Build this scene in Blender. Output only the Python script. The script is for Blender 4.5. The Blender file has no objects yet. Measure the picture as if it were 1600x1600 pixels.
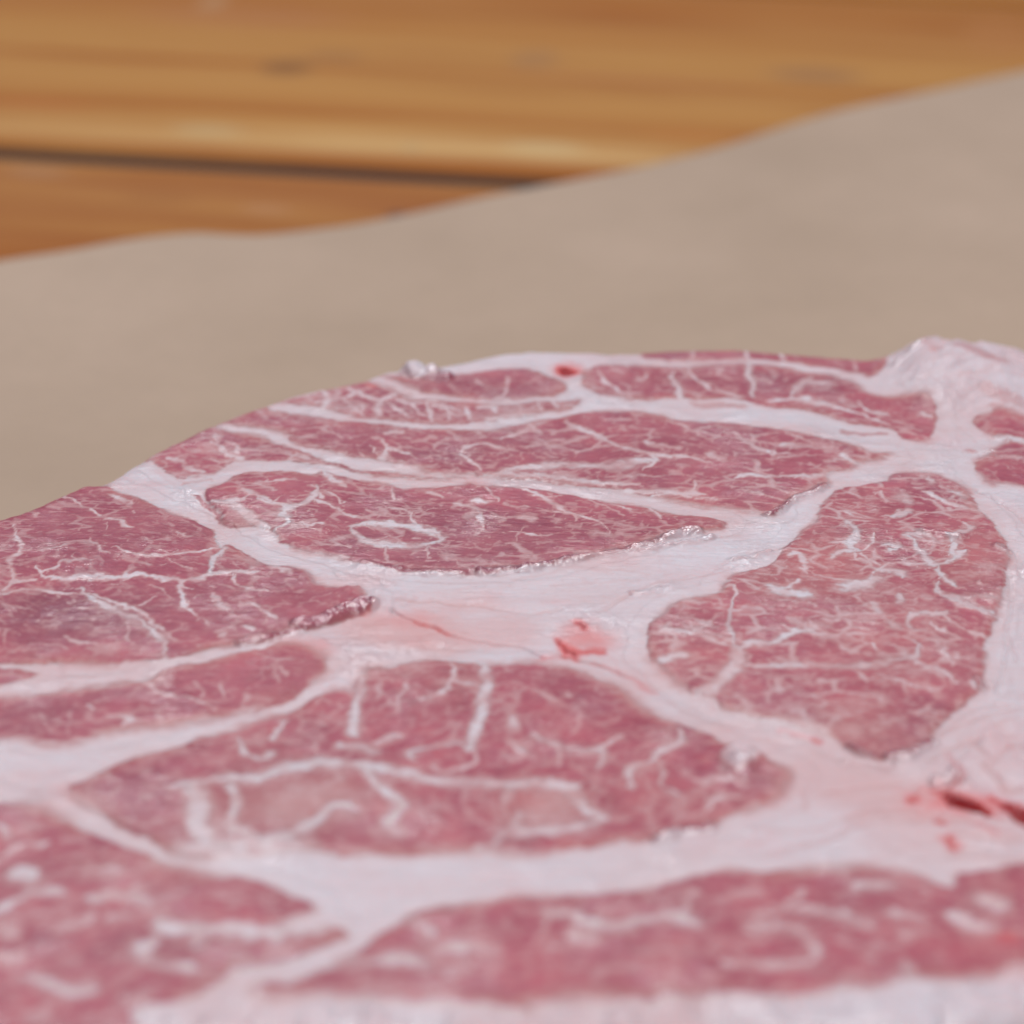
import bpy, math
import numpy as np
from mathutils import Vector

# ------------------------------------------------------------------ camera, world, lamps
SC = bpy.context.scene
MM = 0.001
T_TOP, CAM_H, CAM_Y = 22.0, 152.0, -240.0        # millimetres: slab top, camera height, camera y
cam_d = bpy.data.cameras.new('camera')
cam = bpy.data.objects.new('camera', cam_d)
SC.collection.objects.link(cam)
cam.location = (0, CAM_Y*MM, CAM_H*MM)
cam.rotation_euler = (math.radians(90-26), 0, 0)
cam_d.sensor_width = 36
cam_d.lens = 18/math.tan(math.radians(11))
cam_d.clip_start = 0.01
cam_d.clip_end = 20
cam_d.dof.use_dof = True
cam_d.dof.focus_distance = 0.292
cam_d.dof.aperture_fstop = 17.0
cam_d.dof.aperture_blades = 9
SC.camera = cam

world = bpy.data.worlds.new('World')
SC.world = world
world.use_nodes = True
wbg = world.node_tree.nodes['Background']
wbg.inputs[0].default_value = (0.74, 0.80, 1.0, 1)
wbg.inputs[1].default_value = 0.36

def area(name, loc, target, sx, sy, power, color):
    d = bpy.data.lights.new(name, 'AREA')
    d.shape = 'RECTANGLE'; d.size = sx; d.size_y = sy; d.energy = power; d.color = color
    o = bpy.data.objects.new(name, d)
    SC.collection.objects.link(o)
    o.location = loc
    o.rotation_euler = (Vector(target)-Vector(loc)).to_track_quat('-Z', 'Y').to_euler()
    return o
area('window_light', (-0.16, 0.42, 0.86), (0, 0.03, 0), 0.46, 0.26, 5.2, (0.95, 0.97, 1.0))
area('front_window_light', (0.38, -0.52, 0.70), (0, 0.0, 0), 0.30, 0.22, 4.2, (0.98, 0.98, 1.0))

SC.view_settings.view_transform = 'Standard'
SC.view_settings.look = 'None'
SC.view_settings.exposure = 0.0
SC.view_settings.gamma = 1.0
SC.cycles.use_denoising = True
SC.cycles.max_bounces = 8
SC.cycles.diffuse_bounces = 4
SC.cycles.sample_clamp_indirect = 6

# ------------------------------------------------------------------ traced anatomy, plan millimetres on the slab's top
MUSCLES = {
 'm1a': (0, [-16.16,66.53,-10.32,65.71,-7.12,66.94,-3.33,67.98,1.3,68.61,5.0,65.91,6.64,63.05,5.48,60.23,3.01,59.04,-0.79,58.64,-4.43,59.04,-8.17,59.84,-11.96,61.84,-14.55,64.68]),
 'm1b': (0, [8.45,65.09,9.08,67.98,13.21,69.87,17.9,69.24,22.75,68.61,28.51,69.66,32.55,69.24,37.39,67.15,40.75,66.12,43.22,63.05,43.77,61.03,46.54,59.64,51.0,58.64,51.55,53.19,50.8,49.01,49.33,46.78,46.88,47.33,45.35,50.33,40.69,51.47,38.55,53.19,37.11,54.34,34.29,55.89,31.45,56.68,27.18,58.45,20.98,59.04,17.31,58.45,13.85,59.04,11.11,59.84,9.27,62.44]),
 'm1c': (0, [16.44,73.05,17.48,77.82,21.77,80.02,30.14,80.02,37.64,79.58,44.96,77.82,48.2,73.91,47.77,69.24,44.95,65.5,43.67,66.94,39.04,69.03,34.3,70.5,31.06,70.92,24.51,70.71,19.63,71.13]),
 'm2': (-8, [-29.17,57.66,-30.41,63.05,-24.35,68.19,-18.59,65.09,-14.73,61.24,-10.35,58.45,-5.68,58.05,-1.02,57.46,5.45,58.05,8.62,58.64,7.37,55.7,2.89,54.15,-4.34,51.47,-9.21,50.9,-14.03,51.47,-19.0,53.19,-23.33,56.28,-26.59,56.87]),
 'm3': (-8, [-35.94,50.52,-31.4,56.09,-28.99,55.31,-26.55,54.15,-23.36,53.19,-19.39,51.66,-15.45,50.33,-10.79,49.39,-6.16,49.01,-1.54,49.76,2.32,51.28,5.45,52.8,10.16,54.54,14.09,54.92,18.71,53.57,20.19,52.23,27.11,51.28,33.09,49.01,38.22,46.59,42.47,43.84,44.55,42.39,42.24,40.77,40.48,39.88,39.53,38.11,36.82,37.23,36.25,34.62,34.61,32.39,32.92,31.55,31.8,29.86,30.38,27.86,28.79,26.21,27.93,27.03,24.91,28.19,21.56,29.02,18.21,30.2,12.84,32.56,9.19,33.42,4.57,34.45,0.0,35.66,-4.16,36.53,-7.65,36.53,-12.4,38.64,-16.01,40.77,-19.61,42.03,-23.2,43.84,-25.18,44.93,-27.85,47.89,-31.69,50.52,-34.82,50.9]),
 'm3b': (-12, [-43.29,41.31,-45.74,45.67,-39.15,55.12,-35.13,49.39,-31.47,48.08,-27.41,45.3,-22.54,40.59,-17.92,38.46,-11.87,36.36,-5.92,35.31,-11.84,35.31,-16.32,36.36,-20.55,38.81,-26.24,39.88,-30.05,40.59,-33.38,40.06,-34.57,37.06,-37.04,35.83,-38.24,35.31,-40.06,37.58,-42.03,40.23]),
 'm4': (-12, [-35.04,32.22,-32.81,34.97,-31.58,36.88,-29.31,37.23,-25.83,37.41,-23.25,36.71,-22.11,37.41,-20.4,36.36,-17.05,34.62,-13.31,33.25,-8.75,33.25,-5.3,33.93,-3.02,33.42,0.44,32.91,5.05,31.55,9.11,30.36,13.57,28.86,18.05,27.2,22.43,25.72,23.85,24.58,22.95,22.96,19.98,22.16,17.74,21.52,15.44,19.46,12.27,17.58,9.85,16.34,7.59,15.42,4.3,13.89,0.0,12.68,-4.13,12.08,-8.2,12.08,-12.5,12.83,-15.81,14.2,-19.18,16.04,-22.54,17.12,-25.28,18.99,-26.4,21.52,-27.33,22.48,-29.48,23.45,-31.91,23.45,-33.07,26.54,-34.48,29.02]),
 'm5': (-6, [-64.37,16.96,-64.85,26.54,-58.37,30.7,-54.54,34.11,-51.38,37.58,-47.66,34.97,-44.73,32.39,-40.65,29.02,-36.57,24.9,-33.08,22.32,-32.2,18.52,-31.28,19.15,-27.41,15.11,-23.38,13.29,-21.79,12.38,-20.3,9.55,-17.72,8.66,-16.24,9.1,-15.22,6.33,-15.09,3.6,-15.91,2.75,-19.49,0.08,-22.31,-1.17,-24.57,-3.36,-26.15,-4.03,-28.78,-4.57,-32.14,-5.52,-34.57,-6.98,-37.56,-7.38,-43.58,-7.78,-47.58,-8.17,-51.63,-7.91,-59.48,-7.38]),
 'm6': (-4, [-59.26,-8.43,-51.49,-8.7,-49.4,-9.22,-47.42,-10.0,-49.06,-11.3,-50.83,-12.45,-58.05,-14.48]),
 'm7': (10, [-57.67,-16.36,-50.43,-14.73,-48.56,-14.23,-46.65,-13.98,-42.83,-12.83,-39.07,-11.55,-36.17,-10.78,-35.34,-9.22,-31.51,-7.78,-27.61,-5.92,-24.68,-4.44,-22.14,-3.49,-20.4,-4.98,-19.05,-6.72,-18.76,-9.22,-20.08,-12.45,-21.69,-14.73,-24.67,-16.73,-28.35,-18.7,-32.19,-19.44,-36.83,-20.89,-40.5,-22.45,-44.15,-23.4,-45.72,-23.16,-46.61,-22.57,-49.02,-22.81,-56.21,-23.64]),
 'm8': (15, [-41.28,-31.45,-39.51,-29.31,-37.03,-26.79,-33.52,-24.34,-29.98,-22.09,-26.29,-20.17,-22.64,-17.85,-21.19,-16.36,-19.32,-14.36,-17.43,-13.22,-15.84,-13.22,-15.21,-10.78,-14.46,-9.22,-11.68,-7.91,-7.69,-7.38,-4.07,-7.51,-1.61,-8.3,2.39,-7.78,6.42,-9.22,7.98,-11.17,10.9,-13.22,13.67,-17.48,16.47,-19.8,19.17,-22.09,20.23,-23.52,22.8,-25.05,24.48,-27.25,26.19,-28.97,25.57,-31.78,24.49,-33.88,21.9,-35.95,20.02,-36.92,18.04,-38.62,15.34,-39.26,11.65,-40.51,8.07,-41.24,1.77,-42.38,0.17,-42.17,-2.34,-41.76,-7.62,-43.0,-13.87,-43.1,-18.37,-42.17,-22.8,-42.38,-25.98,-42.48,-29.54,-42.79,-33.44,-39.89,-37.66,-35.63,-40.18,-33.22]),
 'm9': (-15, [44.19,36.71,46.54,37.58,49.27,37.41,51.36,34.97,52.15,32.91,52.58,28.69,53.14,25.39,53.68,22.16,54.35,18.99,53.83,14.66,52.99,10.88,51.57,6.47,50.42,3.6,50.04,0.08,48.88,-2.95,47.9,-5.38,47.35,-10.0,47.0,-12.58,46.54,-13.47,44.69,-15.99,43.34,-17.85,41.82,-19.68,40.7,-21.85,39.68,-23.87,37.05,-26.21,34.69,-27.14,33.25,-26.56,31.94,-24.81,31.47,-23.64,30.12,-21.97,28.08,-20.77,26.03,-19.56,23.35,-18.34,21.08,-16.98,20.11,-14.73,18.8,-13.6,17.78,-13.6,15.96,-11.17,14.89,-8.3,13.98,-7.11,13.98,-4.17,14.28,-0.75,15.42,2.32,16.81,4.45,18.98,5.89,22.11,8.07,22.65,9.99,24.75,12.23,28.2,14.66,30.0,17.58,30.86,19.94,32.38,22.48,34.17,24.58,34.96,28.69,37.6,32.91,40.87,33.76,43.6,34.97]),
 'm10': (-10, [56.46,53.19,59.5,55.12,62.3,53.19,68.5,49.01,64.94,30.7,58.91,33.76,56.16,34.97,55.0,34.62,54.22,36.71,53.98,39.88,56.35,42.93,58.7,45.67,57.48,47.52,56.39,50.33]),
 'm11': (0, [-54.37,-32.78,-47.13,-33.66,-44.27,-34.21,-41.24,-35.95,-38.79,-37.88,-35.1,-41.24,-31.18,-43.81,-27.5,-45.33,-22.07,-46.93,-19.25,-49.39,-17.28,-50.55,-17.53,-51.8,-19.86,-52.94,-19.21,-54.17,-15.86,-53.89,-13.56,-55.01,-15.69,-56.49,-21.3,-59.58,-23.4,-60.47,-24.81,-62.68,-30.24,-65.11,-30.29,-67.48,-29.4,-77.16,-45.46,-77.16]),
 'm12': (0, [-20.98,-63.21,-20.77,-62.07,-18.35,-61.27,-14.71,-58.5,-12.32,-55.94,-10.1,-53.32,-7.22,-50.94,-3.09,-50.55,2.05,-49.39,7.85,-48.51,13.09,-47.23,16.74,-45.33,21.17,-44.93,22.89,-45.23,28.28,-44.42,31.45,-44.42,34.89,-45.33,38.05,-47.52,39.28,-45.33,41.93,-45.33,45.25,-44.42,51.1,-43.4,48.44,-56.95,42.66,-59.22,39.46,-60.56,36.86,-61.27,32.8,-60.74,30.97,-61.8,25.97,-62.68,20.96,-63.47,14.74,-63.21,12.81,-62.94,11.45,-63.99,6.54,-63.73,1.62,-63.99,1.14,-65.11,-4.6,-64.25,-12.79,-63.47,-16.07,-62.94,-20.5,-63.29]),
}
VEINS = {
 'm1a': [
  (5,1,[-0.81,66.12,0.42,-0.4,63.05,0.42,-1.03,59.04,0.42]),
  (4,0.6,[-4.43,65.09,0.38,-3.84,63.05,0.38]),
  (3,0.6,[-8.02,63.86,0.41,-6.79,62.24,0.41]),
  (4,0.5,[2.41,65.09,0.5,3.6,63.05,0.5]),
 ],
 'm1b': [
  (4,1,[10.63,68.19,0.37,11.27,65.09,0.42,12.46,62.44,0.46,13.86,59.24,0.45]),
  (4,0.8,[16.06,64.27,0.47,17.11,66.12,0.47]),
  (7,1,[20.7,66.94,0.6,20.07,64.27,0.63,20.83,60.63,0.67,21.47,58.05,0.68]),
  (4,1,[22.28,67.57,0.46,23.81,63.66,0.5,24.89,61.84,0.53]),
  (4,0.8,[25.4,61.24,0.64,27.91,58.64,0.64]),
  (8,1,[30.16,70.92,0.65,29.94,65.09,0.64,29.46,59.24,0.64]),
  (8,1,[37.89,65.71,0.91,35.97,62.65,0.84,34.65,59.64,0.77]),
  (5,1,[37.84,63.66,1.02,39.68,63.66,1.02]),
  (4,1,[42.63,58.05,0.43,43.45,55.12,0.59,46.02,53.76,0.74]),
  (4,1,[31.57,58.05,0.76,34.55,58.64,0.75,37.39,57.07,0.74,41.11,55.12,0.71,45.47,51.28,0.67]),
  (4,0.8,[49.82,54.73,0.53,50.62,53.19,0.53]),
  (5,0.6,[32.77,67.15,0.48,33.16,65.09,0.48]),
 ],
 'm1c': [
  (6,1,[23.52,74.55,0.52,22.94,71.77,0.52]),
  (6,1,[29.8,75.63,0.51,29.87,71.35,0.51]),
  (5,1,[34.25,74.55,0.49,34.78,71.35,0.49]),
  (5,0.7,[43.75,74.55,0.41,43.42,68.19,0.41]),
 ],
 'm2': [
  (5,1,[-23.73,62.44,0.42,-22.73,58.05,0.47,-23.33,56.28,0.53]),
  (4,1,[-21.3,59.24,0.48,-18.9,55.7,0.47,-18.05,54.34,0.46]),
  (5,1,[-20.49,63.05,0.6,-18.92,60.63,0.7,-16.29,58.64,0.8]),
  (6,1,[-14.39,60.63,0.83,-16.26,58.05,0.65,-16.07,53.76,0.47]),
  (3,1,[-18.23,58.05,0.24,-18.0,54.92,0.24]),
  (4,1,[-15.31,58.05,0.43,-13.69,54.92,0.42,-12.67,52.61,0.4]),
  (5,1,[-10.34,58.05,0.39,-10.27,55.7,0.39,-9.94,52.04,0.39]),
  (3,1,[-14.33,59.24,0.35,-12.23,55.7,0.33,-10.98,53.19,0.32]),
  (3,1,[-9.35,56.28,0.43,-6.86,53.76,0.43]),
  (5,1,[-5.42,56.28,0.4,-4.89,52.04,0.4]),
  (5,1,[-3.93,56.28,0.98,-2.44,56.28,0.69,-2.18,53.76,0.4]),
  (3,1,[0.47,56.87,0.26,1.25,53.19,0.26]),
  (4,1,[5.44,57.46,0.33,5.65,55.7,0.33]),
  (3,1,[3.47,57.46,0.24,3.67,54.34,0.24]),
  (4,1,[-27.91,58.64,0.7,-24.37,61.24,0.61,-23.73,62.44,0.51]),
  (3,1,[-25.22,57.46,0.57,-21.37,59.04,0.51,-19.14,61.84,0.44]),
  (3,1,[-12.6,57.07,0.59,-9.46,57.46,0.54,-6.26,55.12,0.49]),
  (3,1,[-7.85,55.89,0.23,-7.77,52.23,0.23]),
  (3,0.8,[-1.56,53.19,0.51,1.57,55.12,0.5,3.93,56.68,0.5]),
 ],
 'm3': [
  (6,1,[-16.29,46.78,0.59,-14.94,43.84,0.52,-15.04,40.95,0.64,-15.97,39.88,0.81]),
  (3,0.9,[-14.94,43.84,0.48,-12.31,42.39,0.48]),
  (3,0.8,[-15.09,47.33,0.52,-12.99,48.45,0.52]),
  (4,0.9,[0.93,50.9,0.55,3.61,47.89,0.55]),
  (3,0.8,[-1.45,46.22,0.45,1.23,48.45,0.51,2.84,48.45,0.56]),
  (3,0.9,[-6.35,42.75,0.39,-5.01,44.39,0.47,-2.89,44.39,0.51,0.23,42.21,0.46]),
  (4,1,[-6.65,42.75,0.5,-4.73,40.41,0.46,-3.28,37.76,0.42]),
  (5,1,[6.28,51.47,0.79,10.07,48.45,0.7,11.45,46.22,0.68,14.18,43.84,0.81,16.56,42.75,0.88,19.62,42.21,0.87,23.43,40.41,0.85]),
  (6,1,[15.17,43.84,0.72,16.92,40.95,0.71,14.92,38.28,0.7]),
  (5,0.9,[21.43,34.97,0.39,20.83,32.39,0.39]),
  (5,1,[23.59,42.75,0.78,24.94,41.67,0.78]),
  (4,1,[25.5,36.01,0.68,27.82,36.36,0.69,31.28,36.01,0.69,36.15,36.53,0.69]),
  (5,1,[16.0,31.21,0.8,19.43,32.39,0.82,21.97,31.88,0.85]),
  (3,0.8,[27.14,33.42,0.4,28.54,31.71,0.4]),
  (3,0.8,[22.76,30.7,0.51,21.16,30.7,0.51]),
  (2,0.7,[-22.89,49.58,0.23,-20.54,46.22,0.23]),
  (3,0.8,[26.89,48.45,0.31,28.07,44.93,0.39,30.69,42.75,0.47]),
  (2,0.7,[26.91,42.75,0.36,33.0,42.39,0.36]),
  (4,0.9,[32.05,44.39,0.73,37.92,43.84,0.73]),
  (5,1,[38.96,41.67,0.72,40.48,39.88,0.72]),
  (3,0.8,[36.77,40.23,0.52,39.46,40.77,0.52]),
  (3,0.9,[40.02,45.67,0.42,42.31,42.57,0.42]),
  (3,0.9,[41.15,47.52,0.44,43.67,44.39,0.44]),
  (3,0.7,[32.66,48.45,0.48,37.92,43.84,0.48]),
  (2,0.7,[30.1,41.13,0.35,35.8,41.67,0.35]),
  (7,1,[-5.32,34.62,1.1,-1.86,36.53,1.09,0.45,37.93,1.15,3.51,38.28,1.21,7.04,39.35,1.21,11.68,39.35,1.2,14.57,40.41,1.18,16.47,40.95,1.2]),
  (5,0.9,[-2.22,35.66,0.8,0.0,36.71,0.83,5.77,35.49,0.86,11.52,34.62,0.86,14.76,34.62,0.86]),
  (5,1,[10.05,32.39,0.85,17.91,32.74,0.81,20.53,31.21,0.78]),
  (4,0.7,[16.01,45.67,0.73,19.78,44.93,0.73]),
  (4,0.7,[18.64,52.23,0.64,21.6,49.76,0.55,23.63,45.67,0.46]),
  (3,0.6,[-12.2,45.67,0.53,-9.18,46.78,0.53]),
  (4,0.7,[4.57,45.67,0.67,6.11,46.41,0.67]),
  (3,0.7,[11.85,35.83,0.48,14.87,37.06,0.5,17.81,36.36,0.52]),
 ],
 'm3b': [
  (4,0.9,[-35.98,45.67,0.44,-33.87,42.75,0.52,-32.03,41.67,0.61]),
  (6,1,[-32.03,41.67,0.54,-32.39,39.88,0.57,-32.73,38.81,0.6]),
  (5,1,[-38.23,39.88,0.47,-36.73,37.06,0.5,-36.21,36.36,0.54]),
  (3,0.9,[-39.88,41.13,0.49,-38.31,40.59,0.49]),
  (3,0.8,[-35.79,47.52,0.25,-35.03,45.3,0.25]),
  (3,0.8,[-34.15,45.67,0.32,-32.37,42.93,0.32]),
  (3,0.7,[-30.71,43.84,0.5,-27.97,42.75,0.5]),
  (3,0.7,[-26.38,41.67,0.48,-24.04,40.59,0.48]),
 ],
 'm4': [
  (6,1,[-21.9,37.76,0.5,-20.99,34.97,0.62,-19.02,32.91,0.74]),
  (2,0.8,[-29.42,33.42,0.34,-24.98,34.97,0.34]),
  (7,1,[-22.51,33.42,0.56,-22.99,29.69,0.73,-24.86,27.53,0.9,-25.65,26.54,0.69,-25.23,23.93,0.65,-26.44,22.0,0.79]),
  (5,1,[-29.1,29.69,0.68,-27.63,28.69,0.72,-24.86,27.53,0.75]),
  (6,1,[-30.88,31.71,0.88,-28.97,30.7,0.81,-26.29,28.19,0.64,-25.44,26.54,0.54]),
  (8,1,[-34.07,29.19,1.18,-31.94,28.19,1.01,-28.59,23.93,0.89,-27.12,22.48,0.93]),
  (5,1,[-33.07,28.69,0.81,-30.92,29.69,0.65,-30.4,31.21,0.49]),
  (3,0.9,[-29.2,33.42,0.39,-27.22,31.71,0.39]),
  (4,0.9,[-23.02,33.42,0.32,-21.82,29.69,0.32]),
  (5,1,[-33.86,25.07,0.8,-32.54,25.56,0.8]),
  (4,0.9,[-22.99,29.69,0.51,-19.84,27.03,0.53,-17.07,25.07,0.54]),
  (3,0.8,[-23.66,23.93,0.45,-20.95,22.96,0.45]),
  (2,0.8,[-21.74,31.71,0.23,-19.07,28.69,0.23]),
  (2,0.8,[-14.24,27.53,0.27,-11.71,25.56,0.23,-10.26,22.96,0.19]),
  (4,0.9,[-13.81,32.91,0.3,-13.38,29.69,0.3]),
  (4,0.9,[-9.81,31.71,0.46,-8.22,29.69,0.46]),
  (3,0.9,[-3.01,32.91,0.26,-1.6,28.69,0.26]),
  (5,0.9,[-6.37,28.03,0.72,-4.04,26.54,0.55,-3.34,22.48,0.37]),
  (6,0.9,[-4.29,29.19,0.94,-2.97,28.69,0.94]),
  (2,0.8,[-0.72,28.03,0.31,1.8,27.03,0.31]),
  (5,1,[2.7,30.7,0.59,6.26,26.05,0.59]),
  (3,0.9,[0.0,32.91,0.42,3.42,30.2,0.37,5.62,26.54,0.38,8.95,24.58,0.4,11.09,22.0,0.36]),
  (3,0.8,[4.75,26.05,0.48,6.75,25.56,0.35,6.93,23.93,0.22]),
  (3,0.9,[14.72,28.69,0.37,16.43,26.54,0.29,16.55,24.58,0.22]),
  (3,0.8,[11.09,22.0,0.23,10.59,19.94,0.23]),
  (6,0.8,[1.36,24.58,0.97,2.22,24.58,0.97]),
  (2,0.7,[0.0,21.04,0.31,4.38,20.41,0.31]),
  (4,0.6,[0.0,18.99,0.37,2.15,14.66,0.37]),
  (6,0.7,[9.28,21.04,0.93,11.04,20.57,0.93]),
  (2,0.8,[7.95,30.7,0.26,12.59,26.05,0.26]),
  (2,0.8,[9.54,30.2,0.29,14.41,26.54,0.29]),
  (7,1,[-18.17,22.96,0.97,-17.15,23.77,1.05,-15.01,23.93,1.12,-12.49,23.45,1.07,-10.32,22.48,0.99,-8.51,21.2,0.81,-7.77,19.94,0.68,-8.3,18.83,0.84,-9.83,18.05,1.05,-12.29,18.05,1.07,-14.78,18.83,0.98,-16.6,20.09,0.84,-17.89,21.68,0.64,-18.17,22.96,0.52]),
  (4,0.6,[-19.73,19.31,0.57,-18.03,20.41,0.57]),
  (4,0.6,[-13.83,18.05,0.28,-13.87,14.2,0.28]),
  (3,0.6,[-9.2,18.05,0.21,-8.9,15.11,0.21]),
  (4,0.6,[0.0,18.99,0.42,2.37,15.57,0.42]),
  (4,0.5,[-14.85,20.41,0.55,-12.68,19.15,0.55]),
  (5,0.4,[-6.96,15.42,0.76,-2.78,14.81,0.76]),
 ],
 'm5': [
  (6,1,[-55.86,24.09,0.43,-54.91,21.04,0.43,-53.92,18.52,0.45,-53.96,16.65,0.52,-54.6,14.66,0.5,-53.76,11.78,0.41,-53.25,9.99,0.48,-53.93,7.64,0.56]),
  (4,0.9,[-53.38,9.55,0.6,-50.92,9.99,0.6]),
  (3,1,[-51.15,31.21,0.34,-48.76,28.86,0.34]),
  (3,1,[-47.7,28.03,0.34,-46.19,26.54,0.34]),
  (4,1,[-45.48,25.07,0.53,-42.59,23.28,0.53]),
  (2,0.8,[-54.53,26.87,0.22,-53.23,25.56,0.22]),
  (4,0.9,[-46.69,21.04,0.3,-45.35,17.58,0.35,-44.02,16.04,0.4]),
  (4,1,[-43.73,18.52,0.48,-42.48,17.58,0.49,-40.57,16.34,0.56,-37.32,16.65,0.62,-34.63,17.58,0.62,-32.73,18.21,0.62]),
  (5,1,[-51.55,13.44,0.39,-50.17,10.88,0.54,-49.1,10.58,0.72,-46.33,10.88,0.75,-42.07,10.88,0.75,-40.42,11.33,0.73,-38.64,10.88,0.7,-35.52,9.99,0.72,-33.86,10.44,0.7,-32.28,11.78,0.7,-29.67,11.78,0.75,-26.98,12.53,0.75]),
  (3,0.8,[-50.8,11.78,0.41,-49.66,12.83,0.39,-48.55,14.2,0.42,-45.15,14.66,0.46]),
  (6,0.9,[-41.87,10.88,0.6,-41.02,12.83,0.6]),
  (9,1,[-32.76,23.45,0.63,-31.97,17.58,0.69,-32.58,14.66,0.68,-32.14,11.78,0.62]),
  (6,1,[-35.11,9.99,0.41,-35.0,7.2,0.41,-34.24,4.03,0.44,-33.38,2.32,0.47]),
  (2,0.8,[-33.38,2.32,0.18,-31.24,-0.34,0.18]),
  (6,0.9,[-31.81,7.2,0.42,-31.17,4.88,0.51,-29.97,3.6,0.6]),
  (4,1,[-29.62,11.33,0.27,-29.15,8.51,0.41,-26.07,7.49,0.55]),
  (5,0.9,[-27.5,4.45,0.48,-24.52,0.92,0.48]),
  (5,0.8,[-27.93,-0.34,0.58,-26.6,-1.17,0.58]),
  (5,0.7,[-29.96,-2.54,0.48,-29.46,-1.58,0.48]),
  (4,1,[-58.47,7.93,0.52,-54.11,6.33,0.55,-52.16,7.2,0.58,-48.95,7.05,0.57,-45.25,6.33,0.56]),
  (9,1,[-45.57,8.51,0.61,-45.05,6.33,0.74,-42.05,3.17,0.92,-38.56,0.5,0.86,-36.53,-2.54,0.76,-35.35,-4.17,0.67,-35.05,-6.72,0.58]),
  (4,1,[-44.91,6.76,0.47,-41.21,4.45,0.44,-38.34,1.9,0.38,-34.6,-3.36,0.34]),
  (8,1,[-58.06,5.75,1.18,-54.14,6.47,1.05,-53.23,5.89,0.92]),
  (3,0.7,[-39.77,0.08,0.2,-39.32,-3.36,0.2]),
  (4,0.7,[-45.86,-2.13,0.38,-44.17,-3.76,0.44,-41.65,-4.44,0.51]),
  (5,0.6,[-52.28,-0.75,0.32,-51.63,-3.36,0.32]),
  (2,0.7,[-51.49,3.17,0.23,-53.79,4.45,0.23]),
  (3,0.6,[-47.57,-4.17,0.36,-45.62,-4.98,0.36]),
  (3,0.8,[-39.21,4.03,0.32,-38.03,5.89,0.32]),
  (2,0.7,[-37.25,21.52,0.3,-35.43,21.04,0.3]),
  (4,0.8,[-40.56,14.66,0.54,-39.47,14.2,0.54]),
  (2,0.8,[-37.2,15.57,0.21,-34.53,12.83,0.21]),
  (5,0.8,[-45.21,31.55,0.52,-43.2,29.02,0.52]),
  (3,0.7,[-51.77,16.96,0.46,-48.51,18.52,0.46]),
  (2,0.6,[-38.16,8.66,0.22,-36.49,7.2,0.22]),
  (6,0.8,[-25.98,13.89,0.65,-24.1,11.93,0.65]),
 ],
 'm6': [
 ],
 'm7': [
  (4,0.9,[-37.18,-10.39,0.32,-35.77,-12.45,0.33,-34.15,-14.36,0.42,-31.33,-14.73,0.41,-29.29,-17.48,0.33]),
  (3,0.7,[-31.87,-11.55,0.21,-30.89,-13.6,0.21,-30.95,-14.73,0.2]),
  (3,0.8,[-41.8,-15.99,0.23,-41.02,-17.1,0.23]),
  (6,0.9,[-39.4,-17.48,0.67,-37.17,-18.34,0.55,-37.48,-20.17,0.43]),
  (3,0.5,[-43.28,-17.85,0.18,-42.63,-20.89,0.18]),
  (3,0.6,[-29.42,-12.45,0.22,-28.18,-14.73,0.22]),
  (7,0.6,[-26.1,-13.98,0.45,-25.81,-15.11,0.45]),
  (5,0.6,[-23.39,-8.3,0.39,-22.65,-9.61,0.39]),
  (4,0.5,[-24.57,-7.38,0.29,-22.97,-11.3,0.29]),
  (5,0.4,[-46.19,-17.6,0.32,-44.67,-21.25,0.32]),
 ],
 'm8': [
  (8,0.9,[-21.92,-19.07,0.62,-22.58,-20.89,0.58,-22.95,-23.16,0.54]),
  (7,1,[-26.48,-22.09,0.44,-25.44,-25.4,0.55,-24.01,-26.44,0.7,-22.59,-25.4,0.74]),
  (12,1,[-14.99,-10.0,0.77,-15.0,-14.73,0.77,-15.32,-19.44,0.77,-15.54,-22.09,0.76]),
  (9,0.9,[-16.76,-24.34,1.02,-15.4,-24.69,0.99,-12.92,-25.75,0.97]),
  (14,1,[-3.04,-7.51,0.91,-2.61,-12.07,0.91,-3.31,-17.85,0.9,-3.65,-20.17,0.89,-4.02,-24.69,0.87]),
  (6,0.8,[-5.67,-8.3,0.39,-5.98,-12.07,0.47,-8.42,-15.61,0.54]),
  (5,0.7,[-10.36,-12.45,0.34,-11.32,-17.1,0.34]),
  (4,0.8,[-6.36,-12.07,0.51,-3.75,-12.45,0.51]),
  (6,0.8,[-13.0,-23.87,0.59,-11.12,-22.09,0.59]),
  (7,0.9,[-9.4,-27.6,0.45,-9.88,-25.75,0.54,-8.78,-24.34,0.72,-3.85,-23.87,0.82]),
  (5,0.8,[-7.86,-28.63,0.57,-5.28,-28.63,0.54,-3.38,-27.25,0.4,-3.22,-25.4,0.31]),
  (3,0.5,[-19.18,-22.81,0.19,-18.58,-25.4,0.19]),
  (11,1,[-23.87,-30.1,1.14,-21.78,-28.63,1.19,-19.03,-27.6,1.24,-14.68,-27.94,1.23,-10.85,-28.97,1.15,-7.98,-30.78,1.16,-3.33,-30.78,1.23,-0.54,-30.89,1.23,2.21,-30.44,1.22,4.11,-30.78,1.07,5.9,-33.22,0.91]),
  (9,1,[-31.99,-31.11,1.02,-29.05,-30.78,0.99,-27.26,-29.65,0.99,-23.56,-29.65,1.02,-18.05,-27.94,1.01]),
  (24,0.95,[-29.3,-31.78,1.43,-28.54,-34.54,1.42,-28.41,-37.88,1.52,-27.16,-39.89,1.93,-24.33,-41.24,2.23]),
  (11,0.95,[-26.22,-31.11,0.66,-25.31,-34.54,0.67,-25.57,-37.88,0.77,-23.54,-39.89,0.96,-22.05,-40.51,1.09,-19.82,-39.57,1.08,-17.42,-37.56,1.03]),
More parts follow.
